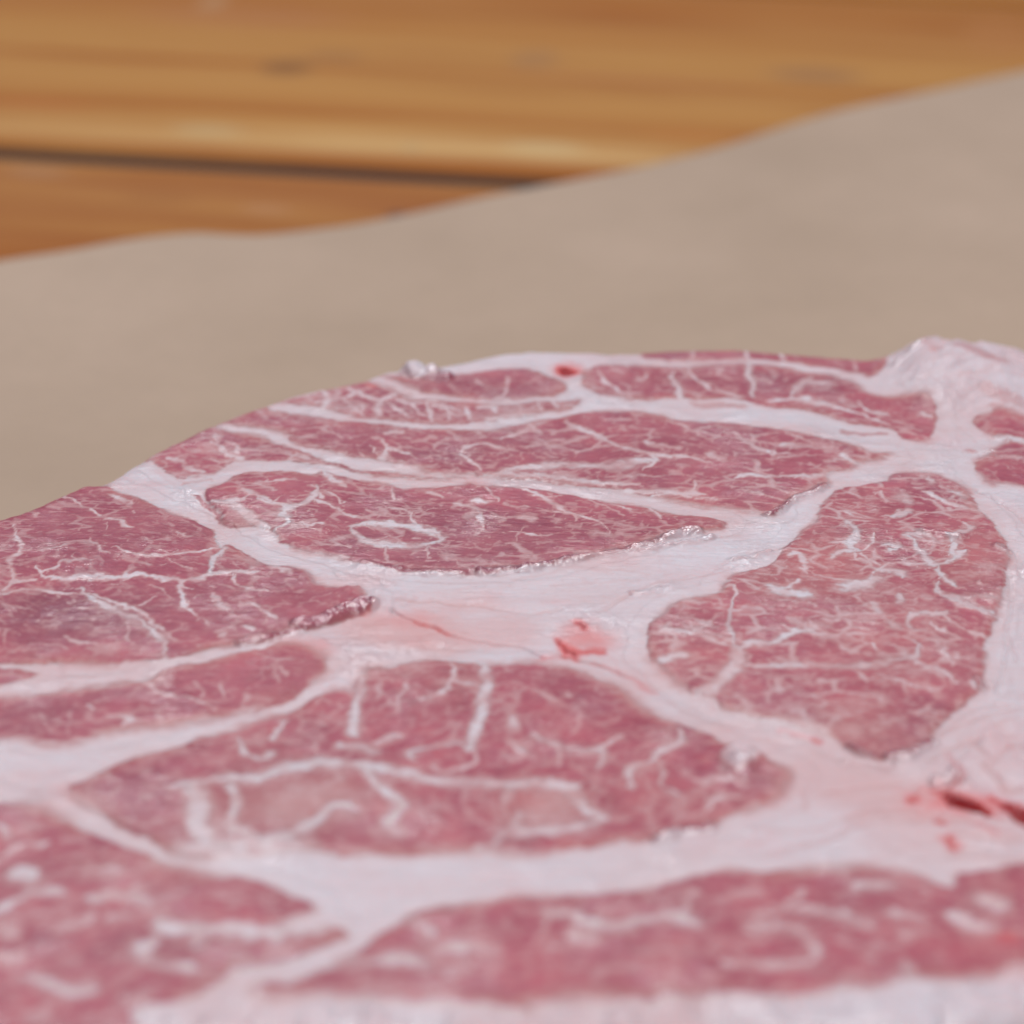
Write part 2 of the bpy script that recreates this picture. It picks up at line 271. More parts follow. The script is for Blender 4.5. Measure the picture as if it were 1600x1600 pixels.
  (9,0.9,[-22.99,-40.2,0.94,-20.34,-39.57,0.91,-17.74,-37.88,0.78,-16.46,-35.19,0.81,-14.27,-35.63,0.95]),
  (10,0.95,[-13.5,-28.63,0.64,-12.67,-31.11,0.68,-11.07,-33.88,0.79,-9.72,-35.19,0.81,-10.71,-36.92,0.72,-11.23,-38.3,0.74,-10.08,-39.57,0.8]),
  (9,0.6,[-16.46,-29.31,0.58,-15.82,-31.11,0.58]),
  (6,0.5,[-17.77,-32.12,0.63,-16.0,-31.11,0.63]),
  (9,0.8,[-0.36,-31.11,0.54,-0.76,-34.21,0.54]),
  (12,0.8,[0.7,-35.95,0.72,0.35,-37.88,0.82,-1.44,-40.51,0.91]),
  (13,0.9,[0.0,-31.11,1.45,3.69,-30.78,1.35,5.39,-32.12,1.08,6.4,-34.54,1.02,7.65,-35.95,0.94,7.61,-37.56,1.05,0.0,-39.26,1.35]),
  (10,0.5,[0.7,-36.6,1.07,5.48,-36.6,1.07]),
  (20,0.9,[-29.74,-41.55,2.04,-26.27,-41.86,2.06,-22.87,-41.55,2.07,-18.87,-41.55,2.07]),
  (9,0.9,[1.9,-22.09,0.87,3.78,-23.87,0.96,8.57,-25.05,0.8,8.7,-26.79,0.58,8.04,-28.63,0.6]),
  (6,0.9,[4.57,-24.34,0.36,4.52,-27.25,0.36]),
  (5,0.8,[8.57,-25.05,0.43,10.74,-22.45,0.43]),
  (9,0.9,[15.98,-20.89,0.56,16.01,-23.52,0.67,14.01,-25.75,0.74,13.03,-27.25,0.85,11.69,-27.6,0.8,11.01,-29.31,0.57,11.07,-32.45,0.54]),
  (7,0.8,[13.93,-27.25,0.44,14.19,-29.31,0.43,13.72,-31.45,0.52,15.44,-33.55,0.61]),
  (6,0.7,[16.75,-30.44,0.62,17.84,-31.11,0.5,17.95,-32.12,0.37]),
  (6,0.7,[17.7,-35.95,0.45,19.51,-33.55,0.56,21.16,-33.55,0.66]),
  (4,0.8,[17.88,-30.44,0.45,22.02,-30.1,0.45]),
  (5,0.6,[6.79,-18.34,0.32,6.36,-20.53,0.35,5.59,-22.09,0.38]),
  (5,0.6,[8.47,-20.17,0.48,10.07,-18.7,0.48]),
  (12,0.7,[0.0,-19.07,0.75,0.18,-21.37,0.75]),
  (8,0.7,[0.0,-23.52,0.69,1.15,-25.05,0.69]),
  (8,0.5,[15.65,-36.92,0.86,16.7,-36.92,0.86]),
  (9,0.5,[9.6,-36.92,0.9,10.0,-37.13,0.9]),
  (7,0.5,[0.38,-13.22,0.44,0.56,-16.36,0.44]),
  (7,0.5,[5.36,-14.48,0.53,5.6,-15.11,0.53]),
  (6,0.5,[2.34,-13.98,0.6,4.33,-15.99,0.6]),
  (5,0.5,[-12.76,-11.3,0.34,-13.25,-14.48,0.34]),
  (7,0.5,[-18.64,-18.83,0.53,-17.95,-20.04,0.53]),
  (6,0.4,[7.71,-31.67,0.55,8.87,-32.78,0.55]),
  (6,0.5,[-34.57,-32.78,0.54,-33.6,-33.44,0.54]),
  (6,0.5,[-32.56,-37.13,0.53,-31.93,-37.56,0.53]),
 ],
 'm9': [
  (4,0.9,[42.43,31.55,0.33,42.68,29.52,0.33]),
  (10,0.95,[44.24,30.36,1.14,44.82,29.19,1.14]),
  (8,0.95,[43.08,25.39,0.76,44.42,27.36,0.76]),
  (3,0.8,[37.16,27.03,0.38,38.42,25.39,0.41,39.39,24.58,0.43]),
  (8,0.8,[48.16,35.83,0.71,48.43,34.11,0.71]),
  (4,0.9,[47.03,32.05,0.55,49.51,29.02,0.58,53.05,26.21,0.61]),
  (8,0.8,[50.7,32.05,1.04,51.59,30.7,1.04]),
  (6,0.8,[49.22,27.53,0.59,49.36,27.03,0.59]),
  (6,0.9,[50.08,23.28,0.67,50.62,22.16,0.62,48.84,19.78,0.66,48.25,20.57,0.76]),
  (8,1,[37.51,23.77,0.67,37.94,21.36,0.62,37.26,18.52,0.79,38.19,17.43,0.85,37.74,16.65,0.69]),
  (5,0.9,[39.86,21.36,0.35,39.47,19.31,0.38,38.27,16.96,0.41]),
  (7,1,[38.13,16.96,1.08,36.03,16.96,0.87,34.78,15.11,0.65]),
  (5,0.9,[37.69,16.19,0.35,37.51,14.66,0.35]),
  (4,0.9,[38.39,16.19,0.43,39.81,13.59,0.43]),
  (3,0.8,[35.2,18.99,0.47,36.96,18.99,0.4,37.66,17.74,0.33]),
  (7,0.9,[40.78,18.52,1.1,42.14,18.21,0.87,41.28,16.96,0.65]),
  (7,1,[43.87,20.57,0.59,44.25,18.21,0.58,44.63,15.88,0.59,45.04,13.89,0.83,45.83,13.59,0.94,48.39,15.42,0.83]),
  (7,0.9,[43.87,20.57,1.11,44.93,20.57,1.11]),
  (5,1,[45.04,13.89,0.74,42.92,13.59,0.75,40.84,13.59,0.61,39.18,11.33,0.44,38.31,9.84,0.42]),
  (9,1,[39.56,11.63,1.28,41.34,12.08,1.02,41.77,10.14,0.76]),
  (8,1,[48.42,19.31,0.69,49.36,20.89,0.84,51.19,22.16,0.99]),
  (9,1,[48.72,18.99,0.63,48.39,15.42,0.75,49.67,16.96,0.87]),
  (7,0.9,[46.17,13.59,0.48,45.75,11.63,0.64,46.86,9.84,0.75,47.36,8.66,0.7]),
  (7,0.9,[45.77,9.4,0.47,45.24,7.2,0.67,47.15,5.03,0.9,50.17,2.89,0.95]),
  (4,0.9,[45.14,6.47,0.53,47.85,4.31,0.51,50.27,1.48,0.48]),
  (12,1,[35.75,8.37,1.71,37.48,8.66,1.49,39.03,10.14,1.27]),
  (4,0.9,[32.65,11.33,0.57,34.92,10.14,0.55,36.17,9.1,0.53]),
  (12,1,[28.19,7.64,1.65,29.48,6.91,1.7,30.97,6.91,1.74]),
  (6,0.9,[28.94,8.37,0.56,30.51,10.58,0.56]),
  (6,0.9,[30.76,13.14,0.89,31.56,12.83,0.65,31.76,16.19,0.65,30.33,15.88,0.89]),
  (5,0.9,[32.65,14.66,0.53,33.63,12.83,0.53]),
  (3,0.8,[31.32,5.03,0.24,31.65,3.6,0.24]),
  (6,0.9,[37.72,5.03,0.48,38.13,2.89,0.53,38.91,1.2,0.58]),
  (7,0.8,[41.08,6.47,0.52,40.41,5.03,0.52]),
  (9,0.9,[41.14,2.89,0.92,41.67,1.9,0.76,41.42,0.08,0.72,42.03,-1.3,0.85]),
  (7,0.9,[42.27,2.89,1.0,44.71,2.18,0.85,45.49,2.89,0.71]),
  (4,0.9,[45.05,2.18,0.39,46.29,-0.61,0.44,47.72,-1.99,0.51,48.93,-2.67,0.54]),
  (4,0.9,[43.88,0.08,0.33,44.2,-1.3,0.41,44.89,-1.99,0.48]),
  (10,0.8,[39.29,0.5,0.96,39.81,-0.61,0.96]),
  (4,0.8,[40.52,-2.67,0.42,41.61,-4.3,0.42]),
  (8,1,[41.65,-4.03,0.51,41.14,-6.72,0.69,40.08,-7.38,0.95,38.11,-7.64,0.95,36.36,-8.7,0.93,34.04,-9.35,1.02,30.54,-8.96,1.05,25.74,-8.7,1.05]),
  (6,1,[22.75,-8.3,0.79,25.09,-8.83,0.79,28.11,-8.83,0.79,32.12,-9.22,0.79]),
  (14,1,[23.01,-4.98,0.9,22.75,-8.3,0.98,20.87,-12.07,1.22,18.77,-13.98,1.37]),
  (8,1,[23.01,-4.98,0.94,24.51,-4.17,1.0,26.96,-3.76,0.9,28.8,-1.58,0.91,30.96,-1.17,1.07]),
  (5,0.9,[26.13,-4.3,0.47,27.95,-2.26,0.55,29.66,-1.58,0.66,31.27,-1.99,0.69,34.56,-1.99,0.68,36.78,-2.67,0.68]),
  (7,0.9,[23.16,4.88,0.47,22.6,0.08,0.47,22.54,-3.36,0.49,22.96,-5.52,0.51]),
  (5,0.9,[22.14,8.51,0.73,23.64,8.51,0.54,23.16,4.88,0.34]),
  (5,0.9,[18.68,0.92,0.35,18.94,-1.17,0.43,20.44,-3.36,0.56,22.45,-4.57,0.63]),
  (4,0.8,[14.21,-2.13,0.51,16.5,-1.17,0.53,18.92,-1.58,0.55]),
  (3,0.7,[18.31,4.88,0.2,17.99,2.75,0.2]),
  (9,1,[14.73,-7.51,1.04,16.8,-6.32,1.1,17.82,-6.72,1.16]),
  (4,0.7,[23.03,3.17,0.57,24.1,3.17,0.57]),
  (4,0.9,[28.01,0.5,0.45,29.86,-1.58,0.36,30.55,1.34,0.27]),
  (6,0.8,[28.63,1.48,0.8,29.89,0.78,0.63,30.35,-1.3,0.47]),
  (5,0.8,[34.34,1.9,0.57,33.26,1.2,0.64,32.09,1.48,0.7]),
  (3,0.8,[36.71,-4.3,0.28,37.9,-6.72,0.28]),
  (5,0.9,[40.64,-8.04,0.52,41.28,-8.96,0.57,43.21,-10.26,0.55,44.46,-12.58,0.48]),
  (5,0.9,[43.61,-5.38,0.36,43.73,-6.72,0.4,44.27,-8.3,0.43]),
  (4,0.7,[33.96,-10.0,0.43,35.09,-11.3,0.37,35.38,-12.58,0.3]),
  (3,0.8,[36.41,-10.91,0.36,38.87,-12.58,0.37,41.82,-14.1,0.37]),
  (5,0.7,[38.55,-12.58,0.34,38.67,-14.1,0.34]),
  (8,0.5,[36.48,-15.36,0.51,35.97,-16.98,0.51]),
  (8,0.5,[32.98,-15.74,0.93,33.85,-16.36,0.93]),
  (9,0.5,[31.94,-16.61,0.58,31.17,-19.07,0.56,30.58,-22.21,0.55]),
  (9,0.6,[25.77,-19.07,1.04,28.42,-20.53,1.03,30.73,-21.97,1.02]),
  (6,0.8,[45.96,-11.94,0.42,46.07,-13.22,0.42]),
  (12,0.5,[32.75,-21.49,0.97,33.13,-22.45,0.97]),
  (9,0.5,[35.51,-20.65,0.96,37.61,-19.68,0.96]),
  (6,0.5,[29.54,-10.65,0.43,29.85,-12.58,0.43]),
  (6,0.5,[26.96,-16.36,0.62,28.09,-17.6,0.62]),
  (4,0.5,[25.83,-12.07,0.25,25.45,-16.36,0.25]),
  (8,0.5,[23.42,-15.11,0.52,23.51,-16.36,0.52]),
  (6,0.7,[44.8,-6.98,0.58,44.99,-7.38,0.58]),
  (9,0.8,[53.63,17.58,0.91,53.96,16.65,0.91]),
  (8,0.6,[43.31,6.47,0.95,43.77,5.89,0.95]),
  (8,0.6,[32.12,0.5,1.06,32.62,0.22,1.06]),
  (8,0.5,[33.73,5.46,0.72,33.98,4.74,0.72]),
 ],
 'm10': [
  (9,1,[56.41,45.67,1.43,58.89,46.78,1.53,60.99,45.67,1.64,67.31,42.93,1.65]),
  (4,0.7,[57.27,41.67,0.73,60.16,40.95,0.73]),
 ],
 'm11': [
  (8,0.8,[-46.45,-37.56,0.56,-45.05,-39.26,0.56]),
  (7,0.6,[-45.48,-43.1,0.67,-43.45,-41.24,0.7,-41.45,-40.51,0.74]),
  (13,0.8,[-43.56,-46.03,1.3,-41.99,-46.03,1.3]),
  (12,0.8,[-46.99,-53.23,1.14,-44.01,-51.51,1.09,-41.82,-49.09,1.12,-39.47,-48.51,1.2]),
  (10,0.7,[-37.32,-45.63,1.02,-34.89,-45.33,1.02]),
  (13,0.85,[-36.14,-49.97,1.28,-34.01,-49.39,1.25,-31.16,-49.97,1.21]),
  (9,0.6,[-38.43,-54.17,0.84,-36.26,-52.94,0.84]),
  (8,0.6,[-34.59,-52.37,0.74,-32.86,-52.66,0.74]),
  (12,0.7,[-45.64,-54.64,1.09,-42.37,-55.01,1.09]),
  (12,0.7,[-45.21,-56.95,0.96,-42.88,-57.95,0.97,-41.45,-58.5,0.98]),
  (15,1,[-29.68,-53.6,1.38,-27.41,-53.89,1.38,-23.11,-54.45,1.4,-18.04,-53.89,1.41,-15.3,-53.23,1.41]),
  (13,0.8,[-27.25,-53.89,0.72,-26.31,-56.49,0.72]),
  (14,0.8,[-30.46,-55.66,1.01,-31.39,-57.32,0.97,-30.08,-58.77,1.03,-26.56,-60.21,1.14]),
  (14,0.9,[-39.82,-61.27,1.05,-37.68,-62.42,1.12,-34.61,-62.94,1.18]),
  (14,0.6,[-37.57,-65.11,0.94,-38.3,-66.73,0.94]),
  (6,0.4,[-36.34,-39.26,0.54,-35.41,-39.78,0.54]),
  (8,0.5,[-30.13,-48.41,0.73,-28.86,-48.8,0.73]),
  (7,0.4,[-20.45,-56.95,0.64,-18.33,-56.49,0.64]),
 ],
 'm12': [
  (12,0.85,[-21.15,-61.27,0.99,-18.8,-59.58,1.03,-16.35,-58.77,1.08,-13.05,-58.5,1.09,-8.73,-58.23,1.02,-7.14,-59.31,0.95]),
  (10,0.8,[-9.08,-52.94,0.77,-6.78,-55.01,0.77]),
  (14,0.7,[-6.4,-57.32,1.25,-3.02,-56.21,1.2,-1.34,-57.32,1.15]),
  (13,0.5,[-5.0,-59.85,1.15,-3.83,-59.58,1.15]),
  (13,0.9,[2.75,-51.8,1.24,4.78,-51.8,1.15,6.5,-53.32,1.14,10.21,-53.32,1.2,13.38,-52.37,1.18,15.35,-53.32,1.18]),
  (10,0.6,[15.96,-48.8,0.8,15.26,-49.39,0.67,14.75,-52.37,0.55]),
  (15,0.7,[5.1,-55.01,1.39,6.77,-55.29,1.39]),
  (12,0.45,[6.6,-61.54,0.77,7.49,-60.21,0.92,10.32,-59.85,1.06]),
  (12,0.75,[20.13,-53.6,1.13,23.49,-53.89,1.05,25.35,-55.94,0.81,25.3,-57.95,0.76,24.01,-59.04,0.97,18.34,-59.31,1.08]),
  (9,0.7,[19.44,-49.09,0.88,21.49,-49.09,0.88]),
  (10,0.6,[20.61,-51.8,0.94,22.88,-51.51,0.79,25.28,-47.82,0.65]),
  (12,0.7,[24.98,-50.94,1.15,26.69,-50.94,1.15]),
  (14,0.8,[30.53,-47.82,1.31,32.84,-47.23,1.31]),
  (14,0.8,[27.97,-51.8,1.31,29.11,-52.37,1.3,30.08,-52.94,1.29]),
  (10,0.6,[25.44,-51.23,0.97,27.17,-51.51,0.97]),
  (13,0.7,[33.13,-51.8,1.24,34.59,-52.37,1.24]),
  (12,0.6,[33.24,-54.73,1.08,34.63,-54.45,1.08]),
  (18,0.9,[38.09,-52.09,1.33,38.84,-53.6,1.53,40.16,-53.89,1.72]),
  (18,0.9,[40.55,-49.39,1.65,42.4,-50.94,1.65]),
  (10,0.5,[30.68,-56.49,0.92,32.35,-56.49,0.92]),
  (12,0.8,[33.07,-58.77,0.7,33.32,-60.47,0.7]),
  (10,0.5,[27.38,-55.66,0.93,28.37,-55.94,0.93]),
  (10,0.5,[2.75,-51.8,0.55,2.15,-56.95,0.55]),
  (9,0.4,[10.76,-56.95,0.83,15.05,-57.32,0.83]),
 ],
}
LEAN_STREAKS = [
 (6,0.8,[-36.48,30.7,0.62,-34.11,27.53,0.58,-32.45,24.58,0.55]),
 (8,0.4,[22.62,57.46,1.56,28.2,56.28,1.56]),
 (5,0.5,[39.79,49.01,0.94,44.57,48.45,0.94]),
 (9,0.45,[54.08,44.39,1.41,54.6,43.84,1.41]),
 (6,0.4,[58.82,55.7,1.12,62.37,53.57,1.12]),
 (6,0.25,[-44.77,-31.89,0.61,-43.71,-32.23,0.61]),
 (11,0.5,[-27.02,-32.12,0.65,-26.74,-36.6,0.65]),
 (8,0.2,[27.29,-32.89,0.47,26.98,-35.95,0.47]),
 (4,0.5,[6.29,56.68,0.7,8.52,57.85,0.7]),
 (4,0.3,[-37.59,34.11,0.69,-34.73,34.97,0.69]),
 (3,0.35,[38.12,45.67,0.48,40.19,43.84,0.48]),
 (4,0.3,[-15.96,62.04,0.74,-12.72,60.63,0.74]),
 (14,0.4,[56.81,68.19,2.7,61.16,65.09,2.7]),
 (10,0.2,[52.38,71.35,1.34,54.22,67.15,1.34]),
 (12,0.3,[58.57,59.04,2.26,62.84,56.28,2.26]),
 (8,0.35,[49.37,-49.39,0.8,44.72,-47.42,0.8]),
]
FAT_LINES = [
 (6,0.5,[41.86,-21.49,0.57,45.33,-19.07,0.6,50.11,-16.61,0.62]),
 (6,0.5,[39.27,-26.79,0.52,42.73,-23.87,0.59,46.59,-22.69,0.65]),
 (5,0.6,[44.46,-28.28,0.4,45.69,-31.67,0.48,47.38,-32.23,0.57]),
 (6,0.5,[30.79,-37.35,0.57,35.12,-35.41,0.62,39.12,-36.06,0.66]),
 (5,0.45,[28.94,-33.0,0.51,32.64,-31.67,0.52,36.29,-31.0,0.54]),
 (6,0.6,[40.35,-39.47,0.63,43.6,-40.72,0.62,45.93,-40.51,0.61]),
 (5,0.5,[38.76,-42.38,0.52,42.02,-43.4,0.52,45.34,-43.91,0.52]),
 (5,0.4,[32.31,-34.43,0.5,35.39,-33.33,0.51,37.82,-32.78,0.53]),
 (3,0.5,[-12.21,5.46,0.43,-8.04,5.89,0.43,-3.77,4.88,0.41,-0.6,3.6,0.41,2.48,3.17,0.42,5.04,4.03,0.41]),
 (3,0.4,[9.17,3.17,0.32,11.82,5.89,0.31,13.6,8.07,0.34,17.13,10.44,0.4,21.48,11.78,0.4,23.79,13.29,0.38]),
 (3,0.3,[0.0,10.44,0.42,3.24,11.78,0.42,6.5,13.29,0.43,10.77,12.83,0.45,15.07,11.78,0.45]),
 (3,0.35,[13.57,16.81,0.43,18.22,18.68,0.43,22.05,20.25,0.44,25.53,21.36,0.45]),
 (3,0.4,[24.11,14.81,0.39,27.27,16.81,0.39,30.32,18.68,0.33,32.82,23.28,0.27,35.48,28.19,0.27]),
 (3,0.25,[-10.27,10.14,0.44,-5.47,9.69,0.44,0.0,9.69,0.44]),
 (3,0.25,[4.1,9.4,0.44,8.9,10.14,0.44,13.71,10.44,0.44]),
 (3,0.3,[22.17,13.89,0.39,25.09,15.73,0.39]),
 (5,0.4,[23.07,-39.26,0.53,26.65,-39.26,0.49,30.55,-36.92,0.46,33.68,-35.19,0.46]),
 (5,0.5,[22.79,-42.48,0.47,25.59,-41.24,0.47,29.29,-39.89,0.45,32.28,-37.56,0.47,37.52,-36.6,0.53,41.44,-36.92,0.54]),
 (4,0.4,[31.85,-38.2,0.35,35.03,-36.06,0.35]),
 (4,0.6,[44.0,-23.16,0.32,44.75,-25.4,0.32,45.54,-27.6,0.32]),
 (3,0.5,[46.33,-20.53,0.32,48.99,-19.44,0.32]),
 (5,0.5,[39.33,-41.24,0.52,42.39,-42.48,0.52]),
 (3,0.35,[53.25,32.91,0.38,55.84,28.69,0.33,57.08,23.28,0.28]),
 (3,0.3,[23.32,-22.45,0.34,26.83,-24.22,0.34,29.69,-25.98,0.32,32.44,-28.28,0.31]),
 (3,0.3,[42.44,-17.6,0.29,45.96,-15.11,0.33,50.48,-14.48,0.37]),
 (4,0.3,[38.94,-24.81,0.31,41.9,-21.25,0.32,44.94,-17.6,0.39,48.9,-16.36,0.45]),
 (4,0.4,[48.27,-23.64,0.28,45.06,-28.28,0.28]),
 (3,0.3,[51.01,-1.99,0.21,51.07,-7.38,0.21]),
 (4,0.25,[-5.61,-46.43,0.4,0.0,-45.93,0.4,5.63,-45.63,0.4,11.3,-44.62,0.39,17.05,-43.2,0.39]),
 (4,0.2,[-16.77,-47.42,0.39,-11.15,-48.21,0.39,-5.58,-47.92,0.39]),
 (4,0.25,[11.33,-43.91,0.39,17.13,-41.86,0.39,22.96,-40.51,0.4]),
 (3,0.25,[-39.33,36.36,0.33,-36.76,33.25,0.32,-33.31,28.19,0.31,-28.4,21.68,0.31,-24.49,16.96,0.35,-19.4,13.89,0.39]),
 (3,0.25,[-40.96,37.58,0.27,-37.21,30.7,0.28,-33.7,24.9,0.28]),
 (3,0.2,[-26.72,18.52,0.37,-20.79,13.89,0.37,-16.47,10.88,0.37]),
 (4,0.3,[-11.79,-3.36,0.52,-6.52,-4.98,0.53,-3.91,-4.71,0.54]),
 (3,0.4,[15.11,-15.11,0.3,18.64,-18.83,0.3,22.09,-22.45,0.3]),
 (4,0.2,[35.37,2.18,0.56,35.7,2.18,0.56]),
 (4,0.3,[54.01,71.35,0.61,57.78,74.55,0.61]),
 (4,0.3,[55.71,61.03,0.71,60.82,63.05,0.71]),
 (4,0.3,[49.89,65.09,0.58,54.52,69.24,0.58]),
]
BLOOD = [
 (8,0.9,[38.76,-32.45,0.89,39.6,-32.78,0.87,40.14,-33.11,0.86]),
 (17,1,[40.26,-33.11,1.87,41.25,-33.55,1.86,41.91,-33.88,1.85]),
 (13,1,[41.87,-34.1,1.3,42.69,-34.87,1.3,43.31,-35.41,1.31]),
 (6,0.9,[43.16,-35.63,0.59,44.07,-36.49,0.59]),
 (9,0.9,[44.59,-33.33,0.91,45.4,-34.1,0.91]),
 (22,1,[45.76,-34.76,2.07,46.96,-36.27,2.16,50.76,-39.26,2.25]),
 (8,1,[36.64,-33.22,0.73,36.89,-33.55,0.73]),
 (8,1,[38.74,-37.03,0.82,39.06,-37.24,0.82]),
 (10,1,[38.85,-39.89,0.79,39.5,-41.24,0.79]),
 (7,0.8,[28.9,-23.04,0.77,29.24,-23.28,0.77]),
 (10,0.4,[41.72,-55.29,0.89,42.2,-55.66,0.89]),
 (11,1,[6.91,0.78,1.12,7.55,-0.06,1.12]),
 (11,1,[5.12,-3.08,0.78,5.48,-4.71,0.9,6.24,-5.92,1.01]),
 (5,0.85,[6.51,-5.52,0.66,9.38,-4.98,0.66]),
 (17,1,[6.5,68.82,1.94,7.05,67.57,1.94]),
 (7,0.4,[-18.03,63.46,1.05,-17.61,63.05,1.05]),
 (4,0.4,[25.62,-21.37,0.46,27.03,-22.09,0.46,28.74,-22.81,0.47]),
 (4,0.4,[35.9,-32.12,0.44,37.38,-32.12,0.41,39.65,-30.78,0.41,40.67,-31.11,0.37,41.9,-29.31,0.27,41.87,-27.14,0.28,41.48,-25.75,0.3]),
 (3,0.45,[-10.38,1.34,0.36,-7.88,-0.34,0.36,-6.6,-1.17,0.36]),
 (4,0.4,[-15.9,2.46,0.46,-15.07,3.31,0.46]),
 (4,0.4,[41.78,-37.67,0.4,43.84,-39.26,0.4]),
 (5,0.5,[42.48,-38.73,0.53,43.55,-39.26,0.53]),
 (3,0.5,[2.85,-6.72,0.39,4.87,-6.32,0.39]),
 (3,0.35,[8.07,-7.91,0.34,11.2,-10.39,0.32,13.86,-13.6,0.3]),
]
CREASES = [
 (5,0.7,[41.9,-21.25,0.48,45.37,-18.83,0.5,50.15,-16.36,0.52]),
 (5,0.7,[39.3,-26.56,0.44,42.77,-23.64,0.49,46.63,-22.45,0.57,49.09,-22.45,0.6]),
 (4,0.6,[44.46,-28.28,0.32,45.69,-31.67,0.38,47.38,-32.23,0.45]),
 (5,0.6,[30.82,-37.13,0.48,35.14,-35.19,0.51,39.15,-35.84,0.55]),
 (4,0.5,[28.96,-32.78,0.41,32.67,-31.45,0.42,36.32,-30.78,0.43]),
 (5,0.6,[40.38,-39.26,0.53,43.63,-40.51,0.52,45.97,-40.31,0.51]),
 (4,0.5,[53.54,10.88,0.27,51.72,2.18,0.26,50.0,-6.05,0.26,48.06,-13.85,0.25]),
 (4,0.5,[54.92,16.96,0.3,54.91,10.88,0.3]),
 (3,1,[-12.6,3.6,0.32,-10.38,1.34,0.34,-7.88,-0.34,0.35,-5.79,-2.13,0.36,-2.03,-3.36,0.4,0.0,-3.76,0.36,1.24,-4.98,0.31,2.85,-6.72,0.35,4.87,-6.32,0.38,8.07,-7.91,0.35,11.2,-10.39,0.34]),
 (4,0.6,[44.0,-23.16,0.32,44.75,-25.4,0.32,45.54,-27.6,0.32]),
 (5,0.8,[41.48,-25.75,0.34,41.9,-29.31,0.34,40.67,-31.11,0.46,39.65,-30.78,0.52,37.38,-32.12,0.47]),
 (5,0.9,[39.52,-32.89,0.54,41.2,-33.88,0.53,43.31,-35.41,0.52]),
 (5,0.5,[22.79,-42.48,0.47,25.59,-41.24,0.47,29.29,-39.89,0.45,32.28,-37.56,0.47,37.52,-36.6,0.52]),
 (4,0.4,[-12.21,5.46,0.58,-8.04,5.89,0.57,-3.77,4.88,0.56,2.48,3.17,0.55,5.04,4.03,0.54]),
 (4,0.4,[9.17,3.17,0.43,11.82,5.89,0.45,17.13,10.44,0.5,23.79,13.29,0.55]),
 (4,0.5,[38.94,-24.81,0.31,41.9,-21.25,0.32,44.94,-17.6,0.39,48.9,-16.36,0.45]),
 (4,0.5,[48.27,-23.64,0.28,45.06,-28.28,0.28]),
 (4,0.5,[51.01,-1.99,0.28,51.07,-7.38,0.28]),
 (4,0.6,[53.25,32.91,0.51,55.84,28.69,0.45,57.08,23.28,0.38]),
 (6,0.6,[53.41,67.15,0.65,56.63,72.41,0.6,57.94,75.63,0.55]),
 (5,0.5,[50.94,61.03,0.89,56.02,63.05,0.85,62.31,67.15,0.8]),
 (6,0.6,[62.2,71.35,0.81,63.93,67.15,0.81]),
]
WET = [
 (5,1,[-3.44,12.08,0.75,0.0,12.38,0.74,4.29,13.74,0.72,7.58,15.11,0.71,9.84,16.04,0.7,12.26,17.27,0.69,15.43,19.15,0.65,17.71,21.04,0.69,20.61,22.0,0.75]),
 (5,0.6,[-16.65,14.2,0.7,-13.82,12.98,0.72,-8.26,11.93,0.74,-3.44,12.08,0.75]),
 (9,1,[-21.87,0.08,1.19,-19.95,1.06,1.12,-18.06,2.89,1.13,-16.11,3.88,1.2,-15.32,4.31,1.19]),
 (6,0.6,[-27.47,-3.9,0.81,-24.28,-2.95,0.76,-21.8,-0.89,0.72]),
 (8,1,[35.63,-26.91,0.83,37.03,-26.33,0.77,38.94,-24.81,0.68,40.02,-23.64,0.65]),
 (5,0.7,[32.25,-24.81,0.47,33.81,-26.91,0.47]),
 (7,0.8,[13.22,-40.31,0.69,14.97,-39.68,0.7,16.73,-39.26,0.69,18.04,-38.62,0.67]),
 (5,0.8,[28.79,26.21,0.58,30.38,27.86,0.56,32.02,29.86,0.59,34.41,31.88,0.59,36.19,34.11,0.54]),
 (9,1,[-12.99,68.4,1.38,-11.73,67.15,1.58,-8.88,66.32,1.78]),
 (8,0.8,[39.66,-30.33,0.82,40.6,-29.99,0.69,41.76,-28.28,0.56]),
 (6,0.8,[41.97,-28.85,0.4,42.22,-31.11,0.4]),
 (4,0.7,[14.0,17.12,0.56,18.32,19.31,0.57,22.1,20.89,0.58]),
 (4,0.6,[24.14,15.11,0.53,28.01,17.27,0.53]),
 (5,0.6,[45.44,21.68,0.79,49.45,20.09,0.79]),
 (7,0.8,[21.07,-27.71,0.74,21.93,-28.28,0.74]),
 (4,0.6,[12.89,7.2,0.56,15.64,7.93,0.53,16.7,8.66,0.49]),
 (4,0.5,[30.0,17.58,0.44,30.93,18.52,0.44]),
 (5,0.6,[53.3,17.74,0.65,54.17,16.65,0.65]),
 (6,0.6,[46.57,-11.3,0.42,46.71,-13.6,0.42]),
 (5,0.6,[48.69,68.19,0.73,54.32,73.48,0.73]),
 (6,0.5,[31.37,-27.14,0.69,35.45,-28.28,0.69]),
]
SLIT = [
 (9,1,[40.61,-33.88,0.97,41.81,-34.54,0.94,42.84,-35.41,0.91]),
 (5,0.7,[42.84,-35.41,0.49,43.75,-36.27,0.49]),
 (14,0.8,[46.12,-36.06,1.35,47.1,-37.13,1.4,50.68,-39.68,1.45]),
]
NUB = (21.5, -26.6)
